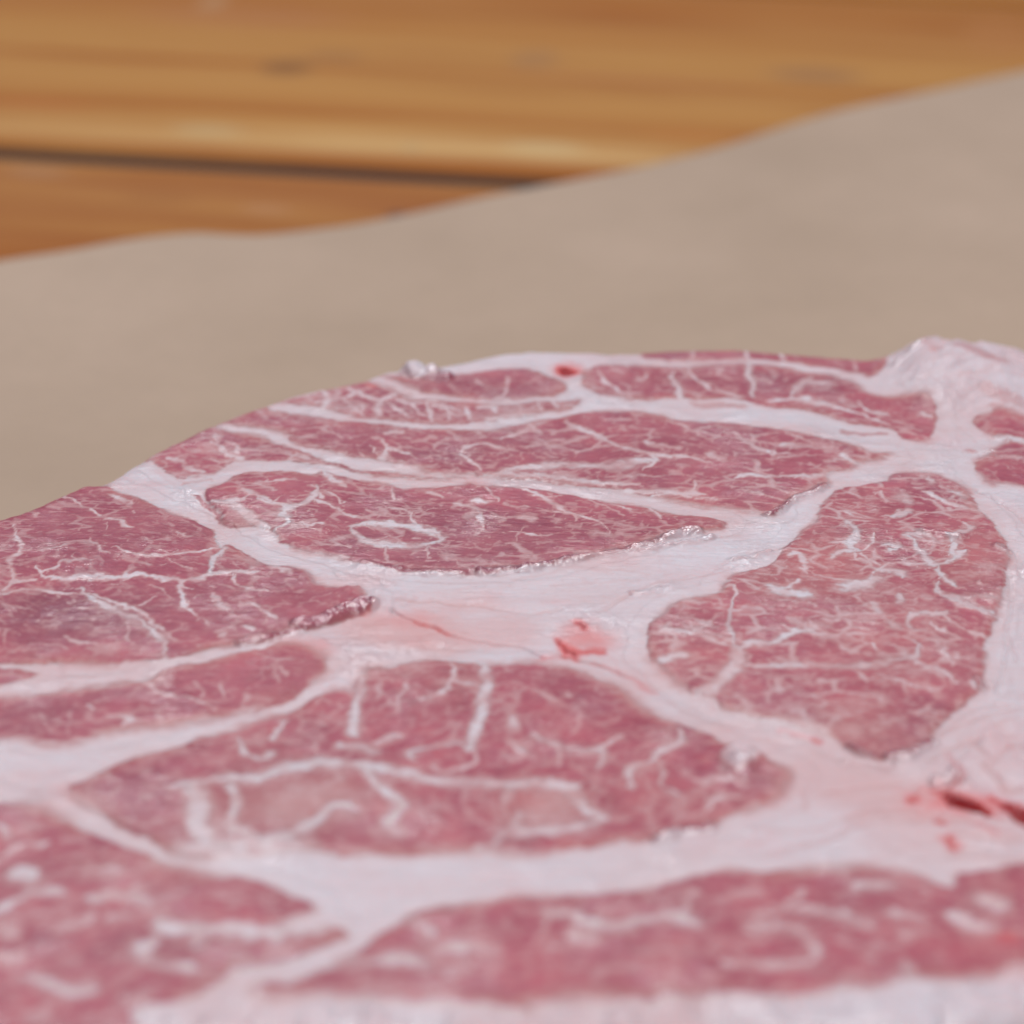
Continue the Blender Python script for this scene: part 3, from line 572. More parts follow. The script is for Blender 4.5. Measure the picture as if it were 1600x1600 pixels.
FOLDS = [[52.2, 67.2, 3.84, 5.25, 0.2], [56.8, 68.2, 3.52, 5.25, 0.64], [62.2, 71.3, 4.0, 6.0, 0.72], [53.3, 61.0, 4.8, 4.5, 0.32], [58.4, 63.1, 4.8, 4.5, 0.4], [62.9, 61.0, 3.2, 4.5, 0.4], [44.0, -27.1, 1.92, 3.3, 0.56], [46.3, -26.0, 2.08, 3.75, 0.48], [47.2, -30.0, 2.88, 3.0, 0.48], [39.1, -28.3, 4.0, 1.8, 0.32], [48.6, -20.0, 3.2, 2.4, 0.4], [43.7, -40.3, 4.8, 1.8, 0.4], [40.5, -38.7, 4.8, 1.5, 0.32], [56.4, 23.3, 4.0, 6.0, 0.4], [-13.2, 6.2, 2.88, 2.4, 0.48], [-13.0, 68.2, 1.44, 1.35, 0.4], [-11.8, 67.8, 1.28, 1.35, 0.4], [-9.5, 67.2, 1.28, 1.05, 0.32]]
INFIL = [[-19.4, -34.8, 6.5, 4.7, 0.42], [-26.0, -39.3, 3.5, 3.0, 0.5], [3.5, -34.4, 3.2, 2.9, 0.5], [-23.5, 55.1, 5.5, 2.7, 0.4], [0.0, 54.1, 8.6, 1.6, 0.35], [40.6, 6.5, 6.1, 2.9, 0.2]]
PEACH = [[-15.5,-7.4,7.8,4.0,0.5],[32.6,-31.7,10.1,6.9,0.6],[25.9,-27.1,4.8,4.7,0.4],[36.9,-39.3,8.7,4.3,0.45],[-10.6,-1.3,8.6,5.3,0.9],[-1.3,-1.3,5.9,4.2,0.6],[-6.7,5.0,7.4,2.9,0.45],[36.1,-32.2,6.5,5.1,0.55],[31.2,-33.9,7.1,4.5,0.3],[27.6,-22.4,7.4,3.0,0.45],[42.3,-38.2,6.4,4.9,0.5],[46.0,-26.0,5.5,7.2,0.45],[12.8,-11.3,4.5,3.3,0.45],[7.2,-2.7,3.9,4.7,0.5],[19.2,10.9,5.5,3.0,0.2],[44.0,-48.4,3.9,5.0,0.5],[-44.0,-31.1,3.0,1.6,0.2],[-16.4,10.1,4.1,2.7,0.5],[20.3,-21.3,7.4,3.0,0.4],[57.9,55.1,6.3,5.9,0.25],[-19.6,-4.7,3.9,2.7,0.3],[58.9,71.3,5.7,4.3,0.15],[40.9,-28.3,3.6,3.5,0.4]]
RED = [[7.4,-2.0,3.2,3.9,0.6],[5.9,-4.4,1.4,1.9,0.9],[6.8,68.2,1.9,2.9,0.9],[41.2,-34.1,3.5,1.8,0.8],[-4.7,57.5,1.7,1.6,0.35],[-4.3,33.9,1.9,2.1,0.3],[41.1,-56.0,4.9,5.7,0.35],[41.2,-33.9,5.3,2.8,0.3],[-22.8,3.6,8.7,4.3,0.1],[18.5,-27.1,1.8,1.4,0.3],[-20.9,-4.0,3.3,1.9,0.35],[-10.7,1.5,4.0,2.3,0.25],[3.7,-18.8,3.7,3.1,0.15],[9.9,-20.0,5.0,3.7,0.15],[-39.6,-32.8,3.0,2.2,0.2],[-32.9,31.5,2.2,2.0,0.3],[42.4,-47.9,3.3,2.5,0.3]]
DARK = [[-7.1,21.7,23.4,7.3,0.42],[1.5,42.9,31.8,7.0,0.35],[-42.2,18.5,18.3,11.3,0.35],[-33.8,6.5,15.6,7.4,0.3],[32.0,63.1,20.8,4.5,0.3],[-8.0,63.1,12.8,3.7,0.4],[-18.5,-39.3,11.5,2.7,0.2],[-35.6,-31.7,5.3,4.5,0.3],[39.9,-22.4,5.5,6.1,0.25],[-46.6,1.5,10.0,6.0,0.75],[-7.8,55.1,23.5,3.5,0.2],[-44.2,17.7,11.2,6.4,0.25],[-4.3,26.5,13.0,6.7,0.15],[21.2,43.8,9.1,5.5,0.15],[-30.7,-56.9,8.6,2.8,0.4],[-47.9,-18.8,5.0,3.7,0.4]]
BROWN = [[-18.8,-33.9,9.4,6.7,0.55],[3.5,-33.9,5.3,4.5,0.6],[33.7,-22.4,4.9,7.3,0.5],[31.2,13.9,9.0,9.4,0.55],[49.9,13.9,4.9,11.0,0.45],[38.7,-3.4,9.2,11.3,0.3],[-22.0,-15.7,3.8,3.8,0.5],[-12.9,-8.7,7.7,2.6,0.5],[-6.4,-11.3,3.8,5.2,0.3],[11.8,-33.9,5.9,5.6,0.25],[-28.8,-44.4,10.2,2.6,0.4],[38.2,26.5,4.3,6.7,0.25],[19.0,-3.4,5.2,8.4,0.3],[20.2,67.2,12.1,4.2,0.15],[-14.2,-54.2,4.4,1.4,0.4],[-23.1,-24.8,5.5,6.0,0.25],[17.6,-35.0,5.9,3.3,0.3]]
SLAB_OUTLINE = [-69.96,16.96,-63.74,20.89,-57.42,25.23,-53.7,28.86,-49.7,33.76,-47.61,34.62,-45.42,37.58,-43.33,41.67,-39.72,46.41,-37.08,50.33,-33.58,54.15,-29.98,57.85,-24.74,62.04,-19.31,65.09,-16.23,68.19,-13.01,69.03,-6.55,71.35,0.0,73.91,8.25,74.34,16.5,74.34,21.5,75.2,29.73,74.77,37.06,73.69,44.27,71.98,47.16,72.2,50.26,73.91,53.62,74.34,57.12,75.63,60.5,76.07,64.49,75.2,68.75,71.35,74.4,59.04,73.52,33.25,68.8,-3.36,62.39,-33.88,54.64,-53.23,48.26,-57.86,42.98,-63.38,39.55,-65.11,36.32,-65.79,31.05,-66.47,20.64,-67.15,10.3,-67.65,0.0,-68.15,-15.4,-68.32,-24.56,-69.15,-30.37,-71.61,-34.59,-77.16,-48.74,-80.21,-65.18,-58.77,-76.08,-22.45,-76.47,6.47]
PAPER_EDGE = [-118.08,136.94,-101.06,149.13,-82.85,160.54,-73.26,165.57,-63.54,171.31,-53.29,174.38,-46.84,173.76,-40.47,174.07,-30.05,177.81,-21.66,182.25,-4.42,192.69,11.27,202.2,34.92,219.35,60.55,240.87,80.57,253.96,101.72,268.57,131.94,290.51,172.51,318.31]
GAP = (0.00, 208.28)
GAP_ANGLE = -0.17204
V_LIGHT1 = 0.071
V_OR1 = 0.204
V_LIGHT2 = 0.318
V_OR2 = 0.439
V_LIGHT3 = 0.588
V_OR3 = 0.783
SPECK_BACK = [(-0.0563,0.0558,0.0076,0.0070,(0.2,0.085,0.03,1),0.75),(-0.0485,0.0646,0.0090,0.0054,(0.28,0.13,0.05,1),0.5),(0.0486,0.0687,0.0138,0.0071,(0.27,0.13,0.06,1),0.6),(-0.0608,0.0132,0.0106,0.0053,(0.5,0.34,0.16,1),0.6),(0.0033,0.0136,0.0104,0.0052,(0.55,0.38,0.18,1),0.6),(-0.0845,0.1017,0.0041,0.0093,(0.45,0.28,0.15,1),0.5),(-0.0210,0.0094,0.0025,0.0044,(0.45,0.3,0.14,1),0.4),(-0.0079,0.0702,0.0077,0.0091,(0.3,0.15,0.07,1),0.5),(-0.0982,0.0237,0.0194,0.0040,(0.42,0.14,0.035,1),0.7),(0.0290,0.0257,0.0141,0.0038,(0.45,0.17,0.04,1),0.6),(0.0847,0.1030,0.0105,0.0202,(0.42,0.17,0.05,1),0.5),(0.0152,0.0584,0.0374,0.0043,(0.38,0.15,0.05,1),0.5),(-0.0745,0.0914,0.0337,0.0110,(0.4,0.16,0.06,1),0.5)]
SPECK_FRONT = [(-0.0159,0.1106,0.0030,0.0029,(0.12,0.07,0.06,1),0.8),(-0.0593,0.1126,0.0099,0.0067,(0.3,0.11,0.03,1),0.4),(-0.0390,0.1100,0.0066,0.0039,(0.42,0.2,0.09,1),0.5),(-0.0849,0.1224,0.0091,0.0042,(0.38,0.2,0.1,1),0.5)]

# ------------------------------------------------------------------ helpers
def link(o, parent=None):
    SC.collection.objects.link(o)
    if parent is not None: o.parent = parent
    return o

def empty(name, loc, label, cat):
    o = bpy.data.objects.new(name, None)
    o.location = loc
    o['label'] = label; o['category'] = cat
    return link(o)

class Noise:
    """smooth value noise on a random lattice, vectorised"""
    def __init__(self, seed, n=256):
        self.n = n
        self.t = np.random.RandomState(seed).rand(n, n).astype(np.float32)
    def __call__(self, x, y):
        n = self.n
        xi = np.floor(x).astype(np.int64); yi = np.floor(y).astype(np.int64)
        fx = (x-xi).astype(np.float32); fy = (y-yi).astype(np.float32)
        fx = fx*fx*fx*(fx*(fx*6-15)+10); fy = fy*fy*fy*(fy*(fy*6-15)+10)
        a = self.t[xi % n, yi % n]; b = self.t[(xi+1) % n, yi % n]
        c = self.t[xi % n, (yi+1) % n]; d = self.t[(xi+1) % n, (yi+1) % n]
        return (a+(b-a)*fx)*(1-fy)+(c+(d-c)*fx)*fy - 0.5
def fbm(seed, x, y, octaves=3, gain=0.5):
    r = 0; amp = 1.0; tot = 0
    for k in range(octaves):
        r = r + amp*Noise(seed+k)(x*(2.03**k)+17.3*k, y*(2.03**k)+5.1*k)
        tot += amp; amp *= gain
    return r/tot*1.6
def sstep(a, b, v):
    t = np.clip((v-a)/(b-a), 0, 1)
    return t*t*(3-2*t)
def spline(pts, n=4, closed=False):
    p = np.array(pts, float)
    if len(p) < 3 and not closed: return p
    out = []
    m = len(p)
    rng = range(m) if closed else range(m-1)
    for i in rng:
        if closed: p0, p1, p2, p3 = p[i-1], p[i], p[(i+1) % m], p[(i+2) % m]
        else: p0, p1, p2, p3 = p[max(i-1, 0)], p[i], p[i+1], p[min(i+2, m-1)]
        for k in range(n):
            t = k/n
            out.append(0.5*((2*p1)+(p2-p0)*t+(2*p0-5*p1+4*p2-p3)*t*t+(3*p1-p0-3*p2+p3)*t**3))
    if not closed: out.append(p[-1])
    return np.array(out)
def pairs(flat, k=2):
    return np.array(flat, float).reshape(-1, k)

# ------------------------------------------------------------------ the slab's plan grid
def axis(segs):
    out = [segs[0][0]]
    for a, b, s in segs:
        n = max(1, int(round((b-a)/s)))
        out += list(np.linspace(a, b, n+1)[1:])
    return np.array(out)
xs = axis([(-96, -64, 0.7), (-64, -52, 0.2), (-52, 52, 0.135), (52, 66, 0.18), (66, 98, 0.7)])
ys = axis([(-96, -70, 0.8), (-70, -40, 0.2), (-40, 30, 0.2), (30, 80, 0.23), (80, 88, 0.5)])
NX, NY = len(xs), len(ys)
X, Y = np.meshgrid(xs, ys, indexing='ij')
X = X.astype(np.float32); Y = Y.astype(np.float32)
# domain warp so that every traced edge is ragged as cut flesh is
SX = X + 0.5*fbm(11, X/3.0, Y/3.0, 2)
SY = Y + 0.7*fbm(31, X/3.0, Y/3.0, 2)
WX = X + 0.75*fbm(11, X/3.0, Y/3.0, 3) + 0.30*fbm(21, X/0.75, Y/0.75, 2)
WY = Y + 1.10*fbm(31, X/3.0, Y/3.0, 3) + 0.45*fbm(41, X/0.75, Y/0.75, 2)

def window(x0, x1, y0, y1, m):
    return (slice(max(0, np.searchsorted(xs, x0-m)), np.searchsorted(xs, x1+m)+1),
            slice(max(0, np.searchsorted(ys, y0-m)), np.searchsorted(ys, y1+m)+1))
def seg_dist(PX, PY, a, b):
    dx, dy = b[0]-a[0], b[1]-a[1]
    L = dx*dx+dy*dy+1e-9
    t = np.clip(((PX-a[0])*dx+(PY-a[1])*dy)/L, 0, 1)
    return np.hypot(PX-(a[0]+t*dx), PY-(a[1]+t*dy)), t
def cone(field, sfield, pts, strength, labels=None, lab=0, sx=WX, sy=WY, wmul=1.0):
    """a stroke as a ridge that is 1 on its axis and 0.5 at its traced edge; keeps the strength of the winner"""
    pts = np.asarray(pts, float)
    for i in range(len(pts)-1):
        a, b = pts[i], pts[i+1]
        w = max(a[2], b[2])*wmul
        ix, iy = window(min(a[0], b[0]), max(a[0], b[0]), min(a[1], b[1]), max(a[1], b[1]), w*1.3+1.2)
        if ix.stop <= ix.start or iy.stop <= iy.start: continue
        d, t = seg_dist(sx[ix, iy], sy[ix, iy], a, b)
        ww = (a[2]+(b[2]-a[2])*t)*wmul
        v = 1-d/ww
        cur = field[ix, iy]; sc = sfield[ix, iy]
        better = v > cur
        cur[better] = v[better]; sc[better] = strength
        if labels is not None:
            l = labels[ix, iy]; l[d < ww*0.5] = lab
def draw(field, pts, strength=1.0, soft=None, labels=None, lab=0, sx=WX, sy=WY, wmul=1.0):
    """max-blend a tapering stroke (x, y, width) into a field"""
    pts = np.asarray(pts, float)
    for i in range(len(pts)-1):
        a, b = pts[i], pts[i+1]
        w = max(a[2], b[2])*wmul
        m = w+1.4
        ix, iy = window(min(a[0], b[0]), max(a[0], b[0]), min(a[1], b[1]), max(a[1], b[1]), m)
        if ix.stop <= ix.start or iy.stop <= iy.start: continue
        d, t = seg_dist(sx[ix, iy], sy[ix, iy], a, b)
        ww = (a[2]+(b[2]-a[2])*t)*wmul*0.5
        so = np.maximum(0.10, ww*0.55) if soft is None else soft
        v = strength*sstep(-1, 1, (ww-d)/so)
        np.maximum(field[ix, iy], v, out=field[ix, iy])
        if labels is not None:
            l = labels[ix, iy]; l[d < ww*0.95] = lab
def polygon_field(flat, sx, sy, reach):
    """inside mask and signed distance (clipped to reach) of a closed outline"""
    p = spline(pairs(flat), 4, True)
    ix, iy = window(p[:, 0].min(), p[:, 0].max(), p[:, 1].min(), p[:, 1].max(), reach+1)
    PX, PY = sx[ix, iy], sy[ix, iy]
    ins = np.zeros(PX.shape, bool)
    dist = np.full((NX, NY), reach, np.float32)
    n = len(p)
    for i in range(n):
        a, b = p[i], p[(i+1) % n]
        if a[1] != b[1]:
            y0, y1 = min(a[1], b[1]), max(a[1], b[1])
            j0 = np.searchsorted(ys, y0-2) - iy.start; j1 = np.searchsorted(ys, y1+2) - iy.start + 1
            j0 = max(j0, 0); j1 = max(j1, 0)
            qx, qy = PX[:, j0:j1], PY[:, j0:j1]
            c = ((a[1] > qy) != (b[1] > qy)) & (qx < (b[0]-a[0])*(qy-a[1])/(b[1]-a[1])+a[0])
            ins[:, j0:j1] ^= c
        wx, wy = window(min(a[0], b[0]), max(a[0], b[0]), min(a[1], b[1]), max(a[1], b[1]), reach+1)
        if wx.stop <= wx.start or wy.stop <= wy.start: continue
        d, _ = seg_dist(sx[wx, wy], sy[wx, wy], a, b)
        np.minimum(dist[wx, wy], d, out=dist[wx, wy])
    full = np.zeros((NX, NY), bool); full[ix, iy] = ins
    return full, np.where(full, dist, -dist)

# ------------------------------------------------------------------ lean, fat and veins
names = list(MUSCLES)
label = np.zeros((NX, NY), np.int32)
S = np.full((NX, NY), -2.5, np.float32)
fu = X.copy(); fv = Y.copy()                       # fibre coordinates
HT = {'m4': 0.55, 'm3': 0.25, 'm5': 0.5, 'm7': 0.2, 'm8': 0.35, 'm9': 0.5, 'm11': 0.2, 'm12': 0.25, 'm1b': 0.1}
hgt = np.zeros((NX, NY), np.float32)
for k, nm in enumerate(names):
    ang, flat = MUSCLES[nm]
    ins, sd = polygon_field(flat, SX+0.45*(WX-SX), SY+0.45*(WY-SY), 2.5)
    label[ins] = k+1
    take = sd > S
    S[take] = sd[take]
    a = math.radians(ang)
    bend = 6*fbm(300+k, X/22, Y/22, 2)
    sel = sd > -2.4
    fu[sel] = (X*math.cos(a)+Y*math.sin(a)+37*k)[sel]
    fv[sel] = (-X*math.sin(a)+Y*math.cos(a)+bend)[sel]
    hgt = np.maximum(hgt, 0.5*HT.get(nm, 0.15)*sstep(-0.35, 0.7, sd))

fray = fbm(121, fu/1.1, fv/0.42, 3)                # frayed along the fibres
fray2 = fbm(131, X/0.55, Y/0.55, 2)
wide_n = fbm(141, X/4.0, Y/4.0, 2)
vc = np.zeros((NX, NY), np.float32); vs = np.zeros((NX, NY), np.float32)
vlab = np.zeros((NX, NY), np.int32)
vlist = []
rs = np.random.RandomState(5)
VW = {'m8': 1.4, 'm11': 1.3, 'm12': 1.3, 'm7': 1.3, 'm9': 1.25, 'm2': 1.6, 'm1b': 1.3, 'm3': 1.35, 'm3b': 1.5, 'm4': 1.35, 'm5': 1.2}
for k, nm in enumerate(names):
    for w, st, flat in VEINS[nm]:
        p = spline(pairs(flat, 3), 4)
        p[:, 2] = np.maximum(p[:, 2], 0.1)
        lab = 0
        if w >= 6.5 and st > 0.75:
            vlist.append(nm); lab = len(vlist)
        n = len(p)
        if n > 3 and w < 10:                        # thin out towards the ends, uneven along the way
            t = np.linspace(0, 1, n)
            jit = np.interp(np.arange(n), np.arange(0, n+3, 3), 0.55+0.85*rs.rand(len(np.arange(0, n+3, 3))))
            p[:, 2] *= (0.35+0.65*np.minimum(1, np.minimum(t, 1-t)*4+0.1))*jit
        cone(vc, vs, p, st, labels=vlab if lab else None, lab=lab, wmul=VW.get(nm, 1.1)*0.92)
        if nm in ('m3', 'm3b', 'm4', 'm5', 'm9', 'm8', 'm1b', 'm10', 'm7'):
            ang = math.radians(MUSCLES[nm][0])
            run = 0.0; nxt = rs.uniform(0.3, 1.5)
            for i in range(len(p)-1):
                run += math.hypot(p[i+1, 0]-p[i, 0], p[i+1, 1]-p[i, 1])
                if run < nxt: continue
                run = 0.0; nxt = rs.uniform(0.8, 3.6)*(1.6 if nm in ('m8', 'm7') else 1)
                a = ang+rs.choice([0, math.pi])+rs.normal(0, 0.5)
                w0 = min(max(p[i, 2]*0.75, 0.16), 0.5); L = rs.gamma(2.0, 0.55)*(1.5 if nm in ('m8', 'm7') else 1)
                q = [(p[i, 0], p[i, 1], w0)]; nn = 4
                for s_ in range(nn):
                    a += rs.normal(0, 0.4); l = q[-1]
                    q.append((l[0]+math.cos(a)*L/nn, l[1]+math.sin(a)*L/nn, w0*(1-(s_+1)/(nn+0.6))))
                cone(vc, vs, q, st*rs.uniform(0.5, 0.95), wmul=1.1)
vein = sstep(0.24, 0.80, vc+0.36*fray+0.22*fray2+0.12*wide_n)*(vc > 0.02)*np.clip(vs*(0.80+0.9*fbm(145, X/2.2, Y/2.2, 2)), 0.15, 1)
vglow = sstep(-0.25, 0.9, vc)*vs*0.40                # fat just under the surface around each vein
# fine marbling: short wandering strokes that follow the fibres
DENS = {'m3': 0.26, 'm3b': 0.30, 'm4': 0.30, 'm5': 0.26, 'm7': 0.12, 'm8': 0.14, 'm9': 0.34, 'm10': 0.1, 'm11': 0.06, 'm12': 0.07,
        'm1a': 0.5, 'm1b': 0.34, 'm1c': 0.2, 'm2': 0.55, 'm6': 0.1}
fc_ = np.zeros((NX, NY), np.float32); fs_ = np.zeros((NX, NY), np.float32)
for k, nm in enumerate(names):
    ang, flat = MUSCLES[nm]
    p = pairs(flat)
    x0, y0 = p.min(0); x1, y1 = p.max(0)
    x0 = max(x0, -66); x1 = min(x1, 68); y0 = max(y0, -72)
    cnt = int((x1-x0)*(y1-y0)*DENS[nm]*0.8)
    for _ in range(cnt):
        cx, cy = rs.uniform(x0, x1), rs.uniform(y0, y1)
        i, j = min(np.searchsorted(xs, cx), NX-1), min(np.searchsorted(ys, cy), NY-1)
        if label[i, j] != k+1: continue
        a = math.radians(ang)+rs.normal(0, 0.35)
        if rs.rand() < 0.22: a += rs.choice([-1, 1])*rs.uniform(0.7, 1.3)
        if rs.rand() < 0.5: a += math.pi
        big = nm in ('m8', 'm11', 'm12', 'm7')
        L = (rs.gamma(1.6, 0.75) if rs.rand() < 0.6 else rs.uniform(0.1, 0.4))*(1.4 if big else 1.0)
        n = rs.randint(3, 6)
        w = rs.uniform(0.08, 0.34)*(1.9 if big else 1.0)
        st = rs.uniform(0.15, 0.85)*(0.5 if big else 1.0)
        q = [(cx, cy, w)]
        for s in range(n):
            a += rs.normal(0, 0.35)
            l = q[-1]
            q.append((l[0]+math.cos(a)*L/n, l[1]+math.sin(a)*L/n, w*(1-(s+1)/(n+1))*rs.uniform(0.7, 1.4)))
        cone(fc_, fs_, q, st, wmul=1.15)
fine = sstep(0.15, 0.95, fc_+0.40*fray+0.25*fray2)*(fc_ > 0.02)*fs_*0.85
# a soft net of marbling joined into cells round the fibre bundles
def cells(seed, su, sv):
    px = fu/su+0.30*fbm(seed+3, X/1.6, Y/1.6, 3)*2/su; py = fv/sv+0.30*fbm(seed+5, X/1.6, Y/1.6, 3)*2/sv
    tj = np.random.RandomState(seed).rand(2, 128, 128).astype(np.float32)
    cx, cy = np.floor(px).astype(np.int64), np.floor(py).astype(np.int64)
    f1 = np.full(px.shape, 9.0, np.float32); f2 = f1.copy()
    for dx in (-1, 0, 1):
        for dy in (-1, 0, 1):
            qx, qy = cx+dx, cy+dy
            d = np.hypot(qx+tj[0, qx % 128, qy % 128]-px, qy+tj[1, qx % 128, qy % 128]-py).astype(np.float32)
            f2 = np.minimum(f2, np.maximum(f1, d)); f1 = np.minimum(f1, d)
    return f2-f1
def net_of(seed, su, sv, w, lo, hi):
    m = sstep(lo, hi, fbm(seed+40, X/3.2, Y/2.6, 3))
    wid = w*(0.35+0.9*m)
    return (1-np.clip(cells(seed, su, sv)/wid, 0, 1))*m
net = np.maximum(net_of(221, 4.6, 2.6, 0.20, -0.22, 0.28), 0.75*net_of(231, 2.4, 1.3, 0.24, -0.05, 0.35))
nm_amt = np.zeros((NX, NY), np.float32)+0.6
for kk, am in (('m9', 1.0), ('m4', 0.8), ('m3', 0.9), ('m3b', 1.0), ('m5', 0.65), ('m8', 0.6), ('m7', 0.5), ('m12', 0.4), ('m11', 0.35), ('m2', 1.0), ('m1b', 0.9)):
    nm_amt = np.where(label == names.index(kk)+1, am, nm_amt)
net = sstep(0.02, 0.85, net+0.16*fray*(net > 0.05))*nm_amt*0.72
speck = sstep(0.27, 0.50, fbm(251, fu/1.1, fv/0.55, 2))*0.45*nm_amt
fine = np.maximum(np.maximum(fine, net), speck)*sstep(-0.1, 0.3, S)
near = sstep(-5, 8, Y)                               # the nearer muscles are cut smoother
frk = np.zeros((NX, NY), np.float32)+0.35
for kk, am in (('m4', 1.0), ('m3', 1.0), ('m3b', 1.0), ('m5', 0.6), ('m9', 0.55), ('m8', 0.25), ('m12', 0.2), ('m11', 0.2)):
    frk = np.where(label == names.index(kk)+1, am, frk)
frk = np.where(label == 0, 0.35+0.5*near, frk)
wetw = np.zeros((NX, NY), np.float32)
for w, st, flat in WET: draw(wetw, spline(pairs(flat, 3), 4), st, soft=0.5, wmul=1.6, sx=SX, sy=SY)
S2 = S+0.38*fray*frk+0.16*fray2*frk+0.25*wide_n+0.30*wetw
softn = 0.24+(0.85+0.5*(1-near))*sstep(-0.12, 0.32, fbm(151, X/7, Y/5, 2))
softn = softn*(1-0.6*wetw)
strand = sstep(0.12, 0.42, fbm(261, fu/2.6, fv/0.8, 3))*sstep(2.2, 0.0, S)*sstep(-0.3, 0.2, fbm(265, X/6, Y/6, 2))*(1-wetw)
lean_mask = sstep(-1, 1, S2/softn)*(1-0.6*strand)
streak = np.zeros((NX, NY), np.float32)
for w, st, flat in LEAN_STREAKS: draw(streak, spline(pairs(flat, 3), 4), st)
# mottled cloudiness of the lean: fat seen just under the surface
cloud = sstep(0.05, 0.42, fbm(61, fu/2.2, fv/1.1, 3))*0.24 + sstep(0.12, 0.4, fbm(65, fu/0.9, fv/0.35, 2))*0.16
cm = np.zeros((NX, NY), np.float32)+0.5
for kk, am in (('m9', 1.05), ('m8', 0.9), ('m12', 1.1), ('m11', 1.3), ('m2', 2.0), ('m3b', 1.3)):
    cm = np.where(label == names.index(kk)+1, am, cm)
cloud = np.clip(cloud*cm + 0.25*cm*sstep(0.10, 0.45, fbm(69, X/1.5, Y/1.3, 3)), 0, 0.75)
fat = np.maximum(1-lean_mask*(1-cloud*0.8*(1-0.7*wetw)), np.maximum(vein, fine*0.85))
fat = np.maximum(fat, 1-sstep(0.8, 1.15, np.hypot((WX-NUB[0])/1.9, (WY-NUB[1])/2.4)))
fat = np.clip(np.maximum(fat, vglow*lean_mask+fat*0.6), 0, 1)
infil = np.zeros((NX, NY), np.float32)
for x, y, rx, ry, w in INFIL:
    dd = np.hypot((WX-x)/rx, (WY-y)/ry)
    infil = np.maximum(infil, w*(1-sstep(0.6, 1.2, dd)))
fat = np.maximum(fat, infil*(0.75+0.9*fbm(271, X/1.8, Y/1.8, 3)))
fat = fat*(1-streak*(1-lean_mask))
halo = np.clip(sstep(-1.9, 0.0, S)*(1-lean_mask), 0, 1)   # lean showing through thin fat beside it
blood = np.zeros((NX, NY), np.float32)
blab = np.zeros((NX, NY), np.int32)
nb = 0
for w, st, flat in BLOOD:
    lab = 0
    if st >= 0.8: nb += 1; lab = nb
    draw(blood, spline(pairs(flat, 3), 4), st, wmul=1.05, soft=0.5 if w > 12 else 0.7, labels=blab if lab else None, lab=lab)
line = np.zeros((NX, NY), np.float32)
for w, st, flat in FAT_LINES:
    draw(line, spline(pairs(flat, 3), 5), st*0.9, sx=SX, sy=SY, soft=0.3)
crease = np.zeros((NX, NY), np.float32)
for w, st, flat in CREASES:
    draw(crease, spline(pairs(flat, 3), 5), st, wmul=1.3, sx=SX, sy=SY, soft=0.28)
def blobs(L, seed):
    f = np.zeros((NX, NY), np.float32)
    n1 = fbm(seed, X/7, Y/7, 3)
    for x, y, rx, ry, s in L:
        d = np.hypot((WX-x)/rx, (WY-y)/ry)+0.55*n1
        f = np.maximum(f, s*(1-sstep(0.3, 1.5, d)))
    return f
wet = np.zeros((NX, NY), np.float32)
for w, st, flat in WET: draw(wet, spline(pairs(flat, 3), 4), st, soft=0.5, wmul=1.7, sx=SX, sy=SY)
slit = np.zeros((NX, NY), np.float32)
for w, st, flat in SLIT: draw(slit, spline(pairs(flat, 3), 5), st, soft=0.6)
peach, red, dark, brown = blobs(PEACH, 71), blobs(RED, 75), blobs(DARK, 79), blobs(BROWN, 83)

_, so_pre = polygon_field(SLAB_OUTLINE, X+0.35*fbm(51, X/3, Y/3, 3), Y+0.5*fbm(55, X/3, Y/3, 3), 7.0)
inner = sstep(2.4, 0.0, S)*sstep(-0.1, 0.1, S)*sstep(-0.35, 0.3, fbm(171, X/6, Y/6, 2))
brown = np.maximum(brown, 0.75*inner)*(1-wetw)
lip = wetw*sstep(0.7, 0.0, S)
dark = np.maximum(dark, 0.45*lip)
peach = np.maximum(peach, 0.32*sstep(-0.05, 0.45, fbm(175, X/11, Y/8, 3)))
rimband = (1-sstep(0.5, 6.0, so_pre))*(Y < -35)
wet = np.maximum(wet, 0.7*rimband*sstep(-0.2, 0.2, fbm(181, X/4, Y/4, 2)))
# ------------------------------------------------------------------ height of the slab's top
so = so_pre
R = 3.2
e = so + 1.5
drop = np.where(e > R, 0, np.where(e > 0, R-np.sqrt(np.clip(R*R-(R-np.clip(e, 0, R))**2, 0, None)), R+np.clip(-e, 0, None)*9))
fib = fbm(91, X/5+0.5*Y/5, Y/1.2-X/6, 3)
Z = (T_TOP - 0.2 + 0.45*fbm(95, X/16, Y/16, 2) + hgt
     + (1-lean_mask)*(0.07*fib + 0.22*fbm(99, X/5.5, Y/5.5, 3) + 0.05*fbm(98, X/1.2, Y/0.9, 2))
     + lean_mask*(0.05*fbm(103, fu/1.6, fv/0.5, 2) + 0.05*fbm(107, X/1.2, Y/1.2, 2))
     + 0.045*vein*lean_mask + 0.03*fine
     + wetw*np.clip(0.50+0.60*fbm(161, X/2.0, Y/1.4, 2)+0.14*fbm(163, X/0.6, Y/0.5, 1), 0, 1) + rimband*(0.9*fbm(185, X/2.2, Y/5, 2)+0.5*fbm(188, X/7, Y/6, 2))
     - 0.45*crease - 0.12*blood - 1.3*slit)
LUMPS = [(57.5, 66.0, 13.0, 10.0, 3.0), (52, 74, 8, 4.5, 0.8), (NUB[0], NUB[1], 2.4, 3.2, 1.2), (-15.2, 4.6, 2.2, 2.0, 0.6), (-17.5, 7.4, 2.2, 1.6, 0.5),
         (-13.3, 67.5, 1.6, 1.6, 0.5), (-10.0, 66.6, 1.2, 1.2, 0.4), (50, -25.5, 2.0, 2.2, 0.9), (46, -23.2, 1.3, 2.6, 0.5), (57, -14, 3.5, 5, 0.5)]+FOLDS
